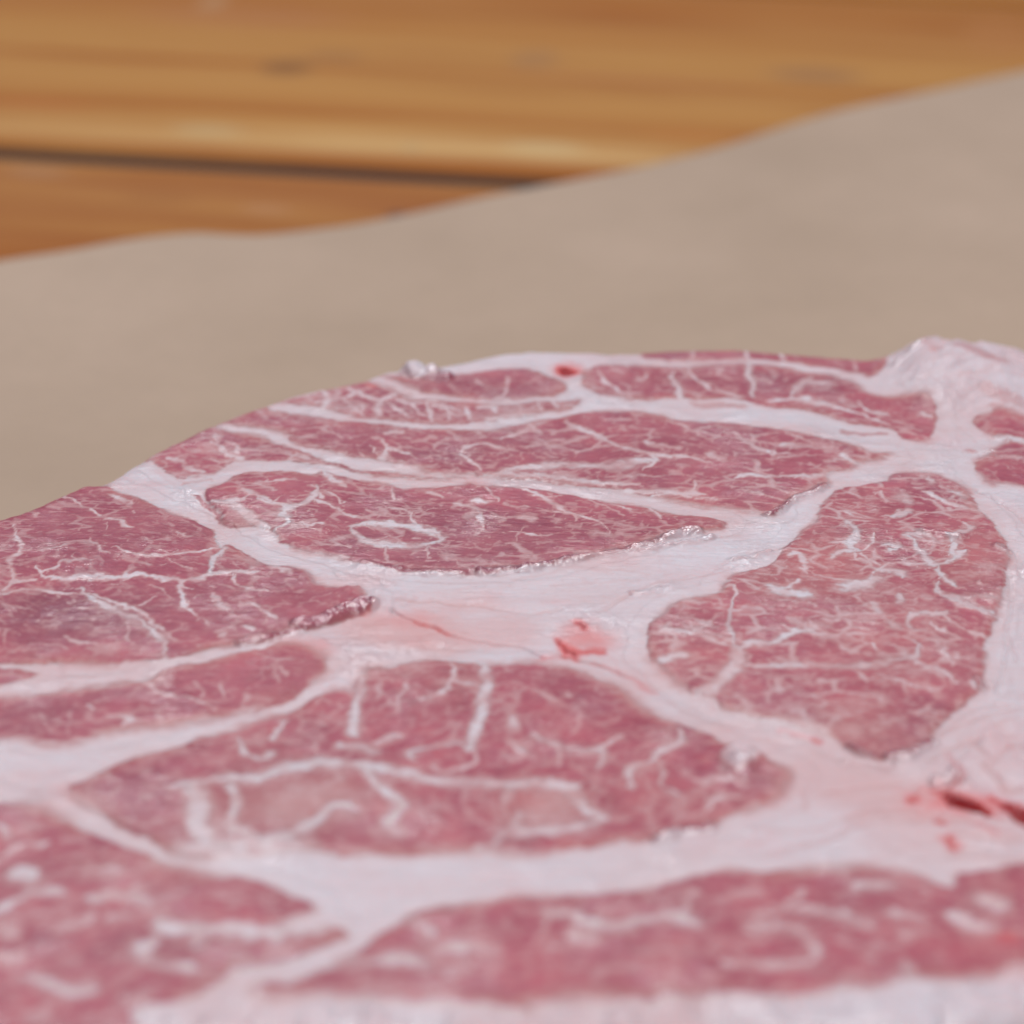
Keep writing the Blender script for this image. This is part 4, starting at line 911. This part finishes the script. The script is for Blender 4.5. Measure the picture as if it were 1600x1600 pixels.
for x, y, rx, ry, h in LUMPS:
    d = np.hypot((WX-x)/rx, (WY-y)/ry)+0.35*fbm(int(200+h*10), X/(rx*0.7), Y/(rx*0.7), 2)
    Z = Z + h*(1-sstep(0.15, 1.15, d))
FLOOR = 1.3
Z = Z - drop*(1+0.10*fbm(113, X/4, Y/4, 2))
rim = np.clip((e < R*0.9), 0, 1).astype(np.float32)
Z = np.maximum(Z, FLOOR)

# ------------------------------------------------------------------ raw pork material
def nodes_of(m):
    m.use_nodes = True
    return m.node_tree, m.node_tree.nodes, m.node_tree.links
class NT:
    def __init__(self, name):
        self.m = bpy.data.materials.new(name)
        self.t, self.n, self.l = nodes_of(self.m)
        self.b = self.n['Principled BSDF']
    def new(self, kind, **kw):
        nd = self.n.new(kind)
        for k, v in kw.items(): setattr(nd, k, v)
        return nd
    def put(self, sock, v):
        if hasattr(v, 'links') or isinstance(v, bpy.types.NodeSocket): self.l.new(v, sock)
        else: sock.default_value = v
    def math(self, op, a, b=0.0, clamp=False):
        nd = self.new('ShaderNodeMath', operation=op, use_clamp=clamp)
        self.put(nd.inputs[0], a); self.put(nd.inputs[1], b)
        return nd.outputs[0]
    def mix(self, f, a, b, blend='MIX'):
        nd = self.new('ShaderNodeMix', data_type='RGBA', blend_type=blend)
        self.put(nd.inputs[0], f); self.put(nd.inputs[6], a); self.put(nd.inputs[7], b)
        return nd.outputs[2]
    def attr(self, name):
        nd = self.new('ShaderNodeAttribute', attribute_name=name)
        return nd
    def noise(self, vec, scale, detail=3, rough=0.55, dist=0.0):
        nd = self.new('ShaderNodeTexNoise')
        if vec is not None: self.l.new(vec, nd.inputs['Vector'])
        nd.inputs['Scale'].default_value = scale; nd.inputs['Detail'].default_value = detail
        nd.inputs['Roughness'].default_value = rough; nd.inputs['Distortion'].default_value = dist
        return nd.outputs['Fac']
    def mapping(self, vec, scale=(1, 1, 1), rot=(0, 0, 0), loc=(0, 0, 0)):
        nd = self.new('ShaderNodeMapping')
        self.l.new(vec, nd.inputs[0])
        nd.inputs['Scale'].default_value = scale; nd.inputs['Rotation'].default_value = rot; nd.inputs['Location'].default_value = loc
        return nd.outputs[0]
    def ramp(self, f, stops, interp='LINEAR'):
        nd = self.new('ShaderNodeValToRGB')
        cr = nd.color_ramp; cr.interpolation = interp
        while len(cr.elements) < len(stops): cr.elements.new(0.5)
        for el, (p, c) in zip(cr.elements, stops):
            el.position = p; el.color = (*c, 1) if len(c) == 3 else c
        self.l.new(f, nd.inputs[0])
        return nd.outputs[0]
def c4(r, g, b): return (r, g, b, 1)

k = NT('raw_pork')
A = k.attr('tissue'); B = k.attr('stain'); F = k.attr('fibre')
sepA = k.new('ShaderNodeSeparateColor'); k.l.new(A.outputs['Color'], sepA.inputs[0])
sepB = k.new('ShaderNodeSeparateColor'); k.l.new(B.outputs['Color'], sepB.inputs[0])
a_fat, a_halo, a_line = sepA.outputs; a_peach, a_red, a_dark = sepB.outputs
a_blood = A.outputs['Alpha']; a_brown = B.outputs['Alpha']
pos = k.new('ShaderNodeTexCoord').outputs['Object']
fib1 = k.noise(k.mapping(F.outputs['Vector'], (0.45, 2.6, 1)), 1.0, 4, 0.6)
fib2 = k.noise(k.mapping(F.outputs['Vector'], (1.6, 7.0, 1)), 1.0, 3, 0.6)
mott = k.noise(pos, 160, 4, 0.6)
fine_n = k.noise(pos, 1500, 3, 0.6)
big_n = k.noise(pos, 45, 3, 0.5)
fatstreak = k.noise(k.mapping(pos, (70, 480, 70), (0, 0, 0.12)), 1.0, 4, 0.6, 1.2)
# fatness with a ragged threshold
f = k.math('ADD', a_fat, k.math('MULTIPLY', k.math('SUBTRACT', fine_n, 0.5), 0.34))
f = k.math('ADD', f, k.math('MULTIPLY', k.math('SUBTRACT', fib2, 0.5), 0.22))
f = k.math('ADD', f, k.math('MULTIPLY', k.math('SUBTRACT', fib1, 0.52), 0.20), clamp=True)
lean_a = k.mix(k.ramp(fib1, [(0.3, (0, 0, 0)), (0.7, (1, 1, 1))]), c4(0.27, 0.037, 0.064), c4(0.40, 0.074, 0.110))
lean_b = k.mix(k.ramp(mott, [(0.35, (0, 0, 0)), (0.7, (1, 1, 1))]), lean_a, c4(0.45, 0.108, 0.138))
lean_c = k.mix(k.math('MULTIPLY', a_brown, 0.7), lean_b, c4(0.45, 0.175, 0.15))
lean_d = k.mix(k.math('MULTIPLY', a_dark, 0.7), lean_c, c4(0.17, 0.032, 0.058))
lean_e = k.mix(k.math('MULTIPLY', a_red, 0.8), lean_d, c4(0.45, 0.055, 0.075))
fat_a = k.mix(k.ramp(big_n, [(0.35, (0, 0, 0)), (0.68, (1, 1, 1))]), c4(0.64, 0.555, 0.575), c4(0.63, 0.49, 0.495))
fat_a = k.mix(k.math('MULTIPLY', k.ramp(fatstreak, [(0.48, (0, 0, 0)), (0.75, (1, 1, 1))]), 0.45), fat_a, c4(0.60, 0.40, 0.39))
fat_b = k.mix(k.math('MULTIPLY', a_peach, 0.85), fat_a, c4(0.62, 0.325, 0.305))
fat_c = k.mix(k.math('MULTIPLY', a_halo, 0.30), fat_b, c4(0.60, 0.37, 0.36))
fat_d = k.mix(k.math('MULTIPLY', a_line, 0.75), fat_c, c4(0.52, 0.21, 0.18))
fat_e = k.mix(k.math('MULTIPLY', a_red, 0.9), fat_d, c4(0.68, 0.10, 0.09))
trans = k.ramp(f, [(0.10, (0, 0, 0)), (0.45, (0.40, 0.40, 0.40)), (0.72, (0.86, 0.86, 0.86)), (0.95, (1, 1, 1))])
col = k.mix(trans, lean_e, fat_e)
# thin translucent flesh at the border is warmer than either tissue
edge = k.math('MULTIPLY', k.math('MULTIPLY', f, k.math('SUBTRACT', 1.0, f)), 1.5)
col = k.mix(edge, col, c4(0.52, 0.235, 0.20))
bl = k.math('ADD', a_blood, k.math('MULTIPLY', k.math('SUBTRACT', mott, 0.5), 0.35))
col = k.mix(k.math('MULTIPLY', k.ramp(bl, [(0.02, (0, 0, 0)), (0.45, (0.55, 0.55, 0.55)), (0.95, (1, 1, 1))]), 1.0), col, k.mix(k.ramp(bl, [(0.6, (0, 0, 0)), (1.0, (1, 1, 1))]), c4(0.66, 0.024, 0.018), c4(0.30, 0.005, 0.006)))
k.l.new(col, k.b.inputs['Base Color'])
sepF = k.new('ShaderNodeSeparateXYZ'); k.l.new(F.outputs['Vector'], sepF.inputs[0])
a_wet = sepF.outputs[2]
fxy = k.new('ShaderNodeCombineXYZ'); k.l.new(sepF.outputs[0], fxy.inputs[0]); k.l.new(sepF.outputs[1], fxy.inputs[1])
rough = k.math('SUBTRACT', k.math('ADD', k.math('MULTIPLY', mott, 0.25), 0.32), k.math('MULTIPLY', a_wet, 0.30))
k.l.new(k.math('ADD', k.math('MULTIPLY', a_wet, 0.8), 0.20), k.b.inputs['Coat Weight'])
k.l.new(k.math('SUBTRACT', 0.20, k.math('MULTIPLY', a_wet, 0.17)), k.b.inputs['Coat Roughness'])
k.l.new(rough, k.b.inputs['Roughness'])
k.b.inputs['Specular IOR Level'].default_value = 0.30
k.b.inputs['Coat IOR'].default_value = 2.1
bump1 = k.new('ShaderNodeBump'); bump1.inputs['Strength'].default_value = 0.5; bump1.inputs['Distance'].default_value = 0.00022
k.l.new(k.math('ADD', k.math('MULTIPLY', fib2, 0.7), k.math('ADD', k.math('MULTIPLY', fine_n, 0.5), k.math('ADD', k.math('MULTIPLY', fib1, 0.8), k.math('MULTIPLY', fatstreak, 1.2)))), bump1.inputs['Height'])
bump2 = k.new('ShaderNodeBump'); bump2.inputs['Strength'].default_value = 1.0; bump2.inputs['Distance'].default_value = 0.0006
moist = k.ramp(k.noise(pos, 130, 2, 0.5), [(0.50, (0, 0, 0)), (0.66, (1, 1, 1))])
wetm = k.math('MAXIMUM', a_wet, k.math('MULTIPLY', moist, 0.45))
k.l.new(k.math('MULTIPLY', wetm, k.noise(pos, 760, 2, 0.45)), bump2.inputs['Height'])
k.l.new(k.math('ADD', k.math('MULTIPLY', wetm, 0.9), 0.08), k.b.inputs['Coat Weight'])
k.l.new(k.math('SUBTRACT', 0.24, k.math('MULTIPLY', wetm, 0.17)), k.b.inputs['Coat Roughness']); k.l.new(bump1.outputs[0], bump2.inputs['Normal'])
k.l.new(bump2.outputs[0], k.b.inputs['Normal'])
k.l.new(bump2.outputs[0], k.b.inputs['Coat Normal'])
k.b.inputs['Subsurface Weight'].default_value = 0.45
k.b.inputs['Subsurface Radius'].default_value = (1.0, 0.35, 0.3)
k.b.inputs['Subsurface Scale'].default_value = 0.0011
PORK = k.m

# ------------------------------------------------------------------ cut the grid into the slab's parts
ci = label[:-1, :-1]
cv = vlab[:-1, :-1]; cb = blab[:-1, :-1]
bl_c = blood[:-1, :-1]
part = ci.astype(np.int32).copy()                     # 0 fat, 1.. muscles
NM = len(names)
in_lean = ci > 0
part = np.where((cv > 0) & in_lean, NM+cv, part)
part = np.where((cb > 0), NM+len(vlist)+cb, part)
# cells at the bottom of the flank are dropped
keep = (Z[:-1, :-1] > FLOOR+1e-3) | (Z[1:, 1:] > FLOOR+1e-3) | (Z[1:, :-1] > FLOOR+1e-3) | (Z[:-1, 1:] > FLOOR+1e-3)
inside = np.maximum(np.maximum(so[:-1, :-1], so[1:, 1:]), np.maximum(so[1:, :-1], so[:-1, 1:])) > -6
keep &= inside
verts = np.stack([X.ravel(), Y.ravel(), (Z.ravel()-FLOOR)], 1).astype(np.float32)*MM
I, J = np.meshgrid(np.arange(NX-1), np.arange(NY-1), indexing='ij')
q0 = (I*NY+J); q1 = ((I+1)*NY+J); q2 = ((I+1)*NY+J+1); q3 = (I*NY+J+1)
tissue = np.stack([fat.ravel(), halo.ravel(), line.ravel(), blood.ravel()], 1).astype(np.float32)
stain = np.stack([peach.ravel(), red.ravel(), dark.ravel(), brown.ravel()], 1).astype(np.float32)
fibre = np.stack([fu.ravel(), fv.ravel(), wet.ravel()], 1).astype(np.float32)

def grid_part(name, sel, parent):
    quads = np.stack([q0[sel], q1[sel], q2[sel], q3[sel]], 1)
    if len(quads) < 12: return None
    used, inv = np.unique(quads.ravel(), return_inverse=True)
    me = bpy.data.meshes.new(name)
    me.vertices.add(len(used)); me.vertices.foreach_set('co', verts[used].ravel())
    me.loops.add(len(inv)); me.loops.foreach_set('vertex_index', inv.astype(np.int32).ravel())
    nq = len(quads)
    me.polygons.add(nq)
    me.polygons.foreach_set('loop_start', np.arange(nq, dtype=np.int32)*4)
    me.update(calc_edges=True)
    me.polygons.foreach_set('use_smooth', np.ones(nq, bool))
    for an, dat, kind in (('tissue', tissue, 'FLOAT_COLOR'), ('stain', stain, 'FLOAT_COLOR')):
        at = me.attributes.new(an, kind, 'POINT'); at.data.foreach_set('color', dat[used].ravel())
    at = me.attributes.new('fibre', 'FLOAT_VECTOR', 'POINT'); at.data.foreach_set('vector', fibre[used].ravel())
    me.materials.append(PORK)
    me.update()
    o = bpy.data.objects.new(name, me)
    return link(o, parent)

slab = empty('pork_slab', (0, 0, FLOOR*MM), 'thick raw pork shoulder slab with pink marbled muscles and white fat seams lying on brown paper', 'raw meat')
grid_part('fat', (part == 0) & keep, slab)
mob = {}
for i, nm in enumerate(names):
    mob[nm] = grid_part('muscle', (part == i+1) & keep, slab)
mob['m4']['label'] = 'long lens shaped muscle with a small white ring of fat'
mob['m9']['label'] = 'upright oval muscle netted with white veins at the right'
mob['m8']['label'] = 'pointed muscle with broad loops of white fat'
mob['m5']['label'] = 'dark red muscle at the left edge'
mob['m2']['label'] = 'narrow frilled muscle broken into small cells by fat'
for i, nm in enumerate(vlist):
    grid_part('marbling_vein', (part == NM+1+i) & keep, mob[nm])
for i in range(nb):
    o = grid_part('blood_spot', (part == NM+len(vlist)+1+i) & keep, slab)

# ------------------------------------------------------------------ brown paper
def simple_mesh(name, v, fcs, mat, parent=None, smooth=True):
    me = bpy.data.meshes.new(name)
    me.from_pydata([tuple(p) for p in v], [], fcs)
    me.polygons.foreach_set('use_smooth', [smooth]*len(me.polygons))
    me.materials.append(mat); me.update()
    return link(bpy.data.objects.new(name, me), parent)

k = NT('kraft_paper')
pos = k.new('ShaderNodeTexCoord').outputs['Object']
n1 = k.noise(pos, 17, 4, 0.55); n2 = k.noise(k.mapping(pos, (1, 2.2, 1), (0, 0, 0.3)), 420, 4, 0.65); n3 = k.noise(pos, 60, 3)
c = k.mix(k.ramp(n1, [(0.3, (0, 0, 0)), (0.7, (1, 1, 1))]), c4(0.40, 0.278, 0.188), c4(0.50, 0.353, 0.250))
c = k.mix(k.math('MULTIPLY', n2, 0.45), c, c4(0.31, 0.225, 0.16))
k.l.new(c, k.b.inputs['Base Color'])
k.b.inputs['Roughness'].default_value = 0.62
k.b.inputs['Specular IOR Level'].default_value = 0.4
bp = k.new('ShaderNodeBump'); bp.inputs['Strength'].default_value = 0.25; bp.inputs['Distance'].default_value = 0.0003
k.l.new(k.math('ADD', n2, k.math('MULTIPLY', n3, 2.0)), bp.inputs['Height']); k.l.new(bp.outputs[0], k.b.inputs['Normal'])
PAPER_M = k.m
ed = spline(pairs(PAPER_EDGE), 10)
rows = 90
nC = len(ed)
yf = -150.0
tt = np.linspace(0, 1, rows)**1.3
PX = np.repeat(ed[:, :1], rows, 1)
PY = ed[:, 1:2]+(yf-ed[:, 1:2])*tt[None, :]
dist_edge = ed[:, 1:2]-PY
wave = fbm(501, PX/45, PY/60, 2)
PZ = 0.75+np.clip(0.5*wave, -0.4, 0.5)
PZ = PZ+np.exp(-dist_edge/14)*(0.5+0.8*fbm(505, PX/30, PY*0, 1)) 
under = (np.abs(PX) < 85) & (PY < 72)
PZ = np.where(under, np.minimum(PZ, 1.15), PZ)
top = np.stack([PX, PY, PZ+0.12], -1).reshape(-1, 3); bot = np.stack([PX, PY, PZ], -1).reshape(-1, 3)
v = np.concatenate([top, bot])*MM
N1 = nC*rows
fc = []
for i in range(nC-1):
    for j in range(rows-1):
        a = i*rows+j; b = (i+1)*rows+j
        fc.append((a, a+1, b+1, b)); fc.append((N1+a, N1+b, N1+b+1, N1+a+1))
for i in range(nC-1):
    a = i*rows; b = (i+1)*rows
    fc.append((a, b, N1+b, N1+a))
    a += rows-1; b += rows-1
    fc.append((b, a, N1+a, N1+b))
paper = simple_mesh('paper_sheet', v, fc, PAPER_M)
paper['label'] = 'sheet of brown butcher paper under the raw meat on the wooden table'
paper['category'] = 'paper'

# ------------------------------------------------------------------ wooden table top
def wood(name, stops, dk, speck):
    k = NT(name)
    tc = k.new('ShaderNodeTexCoord').outputs['Object']
    sep = k.new('ShaderNodeSeparateXYZ'); k.l.new(tc, sep.inputs[0])
    warp = k.noise(k.mapping(tc, (7, 22, 7)), 1.0, 3, 0.5)
    grain = k.noise(k.mapping(tc, (12, 520, 60)), 1.0, 5, 0.6)
    wide = k.noise(k.mapping(tc, (9, 60, 9)), 1.0, 3, 0.5)
    vv = k.math('ADD', sep.outputs[1], k.math('MULTIPLY', k.math('SUBTRACT', warp, 0.5), 0.012))
    vv = k.math('MULTIPLY', vv, 1/0.13)
    c = k.ramp(vv, stops, 'EASE')
    c = k.mix(k.math('MULTIPLY', k.ramp(grain, [(0.35, (0, 0, 0)), (0.75, (1, 1, 1))]), 0.30), c, dk)
    c = k.mix(k.math('MULTIPLY', k.ramp(wide, [(0.48, (0, 0, 0)), (0.8, (1, 1, 1))]), 0.5), c, c4(0.40, 0.17, 0.05))
    along = k.noise(k.mapping(tc, (5, 38, 5), (0, 0, 0), (3, 1, 0)), 1.0, 4, 0.6, 0.8)
    c = k.mix(k.math('MULTIPLY', k.ramp(along, [(0.42, (0, 0, 0)), (0.62, (1, 1, 1))]), 0.55), c, c4(0.46, 0.215, 0.058))
    along2 = k.noise(k.mapping(tc, (7, 75, 7), (0, 0, 0), (9, 4, 0)), 1.0, 4, 0.6, 0.8)
    c = k.mix(k.math('MULTIPLY', k.ramp(along2, [(0.50, (0, 0, 0)), (0.68, (1, 1, 1))]), 0.6), c, c4(0.30, 0.095, 0.018))
    # small knots and worn flecks
    for (x, y, rx, ry, cc, s) in speck:
        d = k.new('ShaderNodeVectorMath', operation='LENGTH')
        mp = k.mapping(tc, (1/rx, 1/ry, 0.0001), (0, 0, 0), (-x/rx, -y/ry, 0))
        k.l.new(mp, d.inputs[0])
        f = k.ramp(k.math('ADD', d.outputs['Value'], k.math('MULTIPLY', k.math('SUBTRACT', warp, 0.5), 0.6)), [(0.3, (1, 1, 1)), (1.0, (0, 0, 0))], 'EASE')
        c = k.mix(k.math('MULTIPLY', f, s), c, cc)
    k.l.new(c, k.b.inputs['Base Color'])
    k.b.inputs['Roughness'].default_value = 0.5; k.b.inputs['Specular IOR Level'].default_value = 0.10
    bp = k.new('ShaderNodeBump'); bp.inputs['Strength'].default_value = 0.3; bp.inputs['Distance'].default_value = 0.0004
    k.l.new(grain, bp.inputs['Height']); k.l.new(bp.outputs[0], k.b.inputs['Normal'])
    return k.m
OR = (0.33, 0.098, 0.012); LT = (0.46, 0.215, 0.055); MD = (0.39, 0.150, 0.030); PL = (0.58, 0.34, 0.13); DB = (0.25, 0.10, 0.035)
KN = c4(0.20, 0.11, 0.075); WL = c4(0.58, 0.44, 0.27)
table = empty('wooden_table', (GAP[0]*MM, GAP[1]*MM, 0), 'oiled wooden table top of broad planks with a dark gap between two of them', 'table')
table.rotation_euler = (0, 0, GAP_ANGLE)
back_stops = [(0.0, OR), (V_LIGHT1, PL), (V_OR1-0.03, LT), (V_OR1, OR), (V_OR1+0.05, MD), (V_LIGHT2, LT), (V_OR2-0.02, LT), (V_OR2, OR), (V_OR2+0.03, LT), (V_LIGHT3, LT), (V_LIGHT3+0.1, MD), (V_OR3, OR), (1.0, MD)]
back_stops = sorted(back_stops, key=lambda s: s[0])
WB = wood('oiled_plank_light', back_stops, c4(0.33, 0.14, 0.045), SPECK_BACK)
WF = wood('oiled_plank_orange', [(0.0, OR), (0.2, (0.31, 0.10, 0.022)), (0.5, OR), (0.8, (0.32, 0.105, 0.025)), (1.0, (0.33, 0.115, 0.03))], c4(0.24, 0.09, 0.03), SPECK_FRONT)
def plank(v0, v1, mat, zt, u0=-0.55, u1=0.55):
    """a long board with rounded arrises; its own origin at its front edge"""
    th = 0.024; r = 0.0022
    w = v1-v0
    prof = [(0, -th+r), (r, -th), (w-r, -th), (w, -th+r), (w, -r)]
    for a in (22.5, 45, 67.5, 90): prof.append((w-r+r*math.cos(math.radians(a)), -r+r*math.sin(math.radians(a))))
    for a in (90, 112.5, 135, 157.5, 180): prof.append((r+r*math.cos(math.radians(a)), -r+r*math.sin(math.radians(a))))
    n = len(prof); S_ = 24
    v = []; rs2 = np.random.RandomState(int((v0+9)*1000))
    wob = rs2.normal(0, 1, S_+1); wob = np.convolve(wob, [0.25, 0.5, 0.25], 'same')
    for s in range(S_+1):
        u = u0+(u1-u0)*s/S_
        for (a, b) in prof: v.append((u, a+0.0002*wob[s]*(1 if a < w/2 else -1), zt+b))
    fc = []
    for s in range(S_):
        for i in range(n):
            j = (i+1) % n
            fc.append((s*n+i, s*n+j, (s+1)*n+j, (s+1)*n+i))
    fc.append(tuple(range(n-1, -1, -1))); fc.append(tuple(S_*n+i for i in range(n)))
    o = simple_mesh('plank', v, fc, mat, table, smooth=False)
    o.location = (0, v0, 0)
    return o
g = 0.0030
plank(g, g+0.130, WB, 0.0)
plank(g+0.133, g+0.263, WB, 0.0005)
plank(g+0.266, g+0.396, WB, 0.0)
for i in range(4): plank(-g-0.130-i*0.133, -g-i*0.133, WF, -0.0006 if i == 0 else 0.0)
DK = NT('gap_shade'); DK.b.inputs['Base Color'].default_value = c4(0.030, 0.012, 0.005); DK.b.inputs['Roughness'].default_value = 0.8  # near-black colour stands in for the shade inside the open gap
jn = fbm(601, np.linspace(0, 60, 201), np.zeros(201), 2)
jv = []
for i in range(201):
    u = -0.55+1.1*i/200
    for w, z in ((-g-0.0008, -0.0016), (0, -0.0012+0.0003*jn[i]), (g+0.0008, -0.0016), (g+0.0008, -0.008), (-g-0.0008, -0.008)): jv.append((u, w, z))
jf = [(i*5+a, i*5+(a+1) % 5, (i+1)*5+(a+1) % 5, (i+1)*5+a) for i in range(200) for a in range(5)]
simple_mesh('gap_shade_strip', jv, jf, DK.m, table)  # added strip that paints the plank gap as dark as its shade
for u in (-0.42, 0.38):
    bv = [(u+x, y, z) for x in (0, 0.06) for y in (-0.53, 0.40) for z in (-0.060, -0.0245)]
    simple_mesh('batten', bv, [(0, 1, 3, 2), (4, 6, 7, 5), (0, 4, 5, 1), (2, 3, 7, 6), (0, 2, 6, 4), (1, 5, 7, 3)], WF, table, smooth=False)
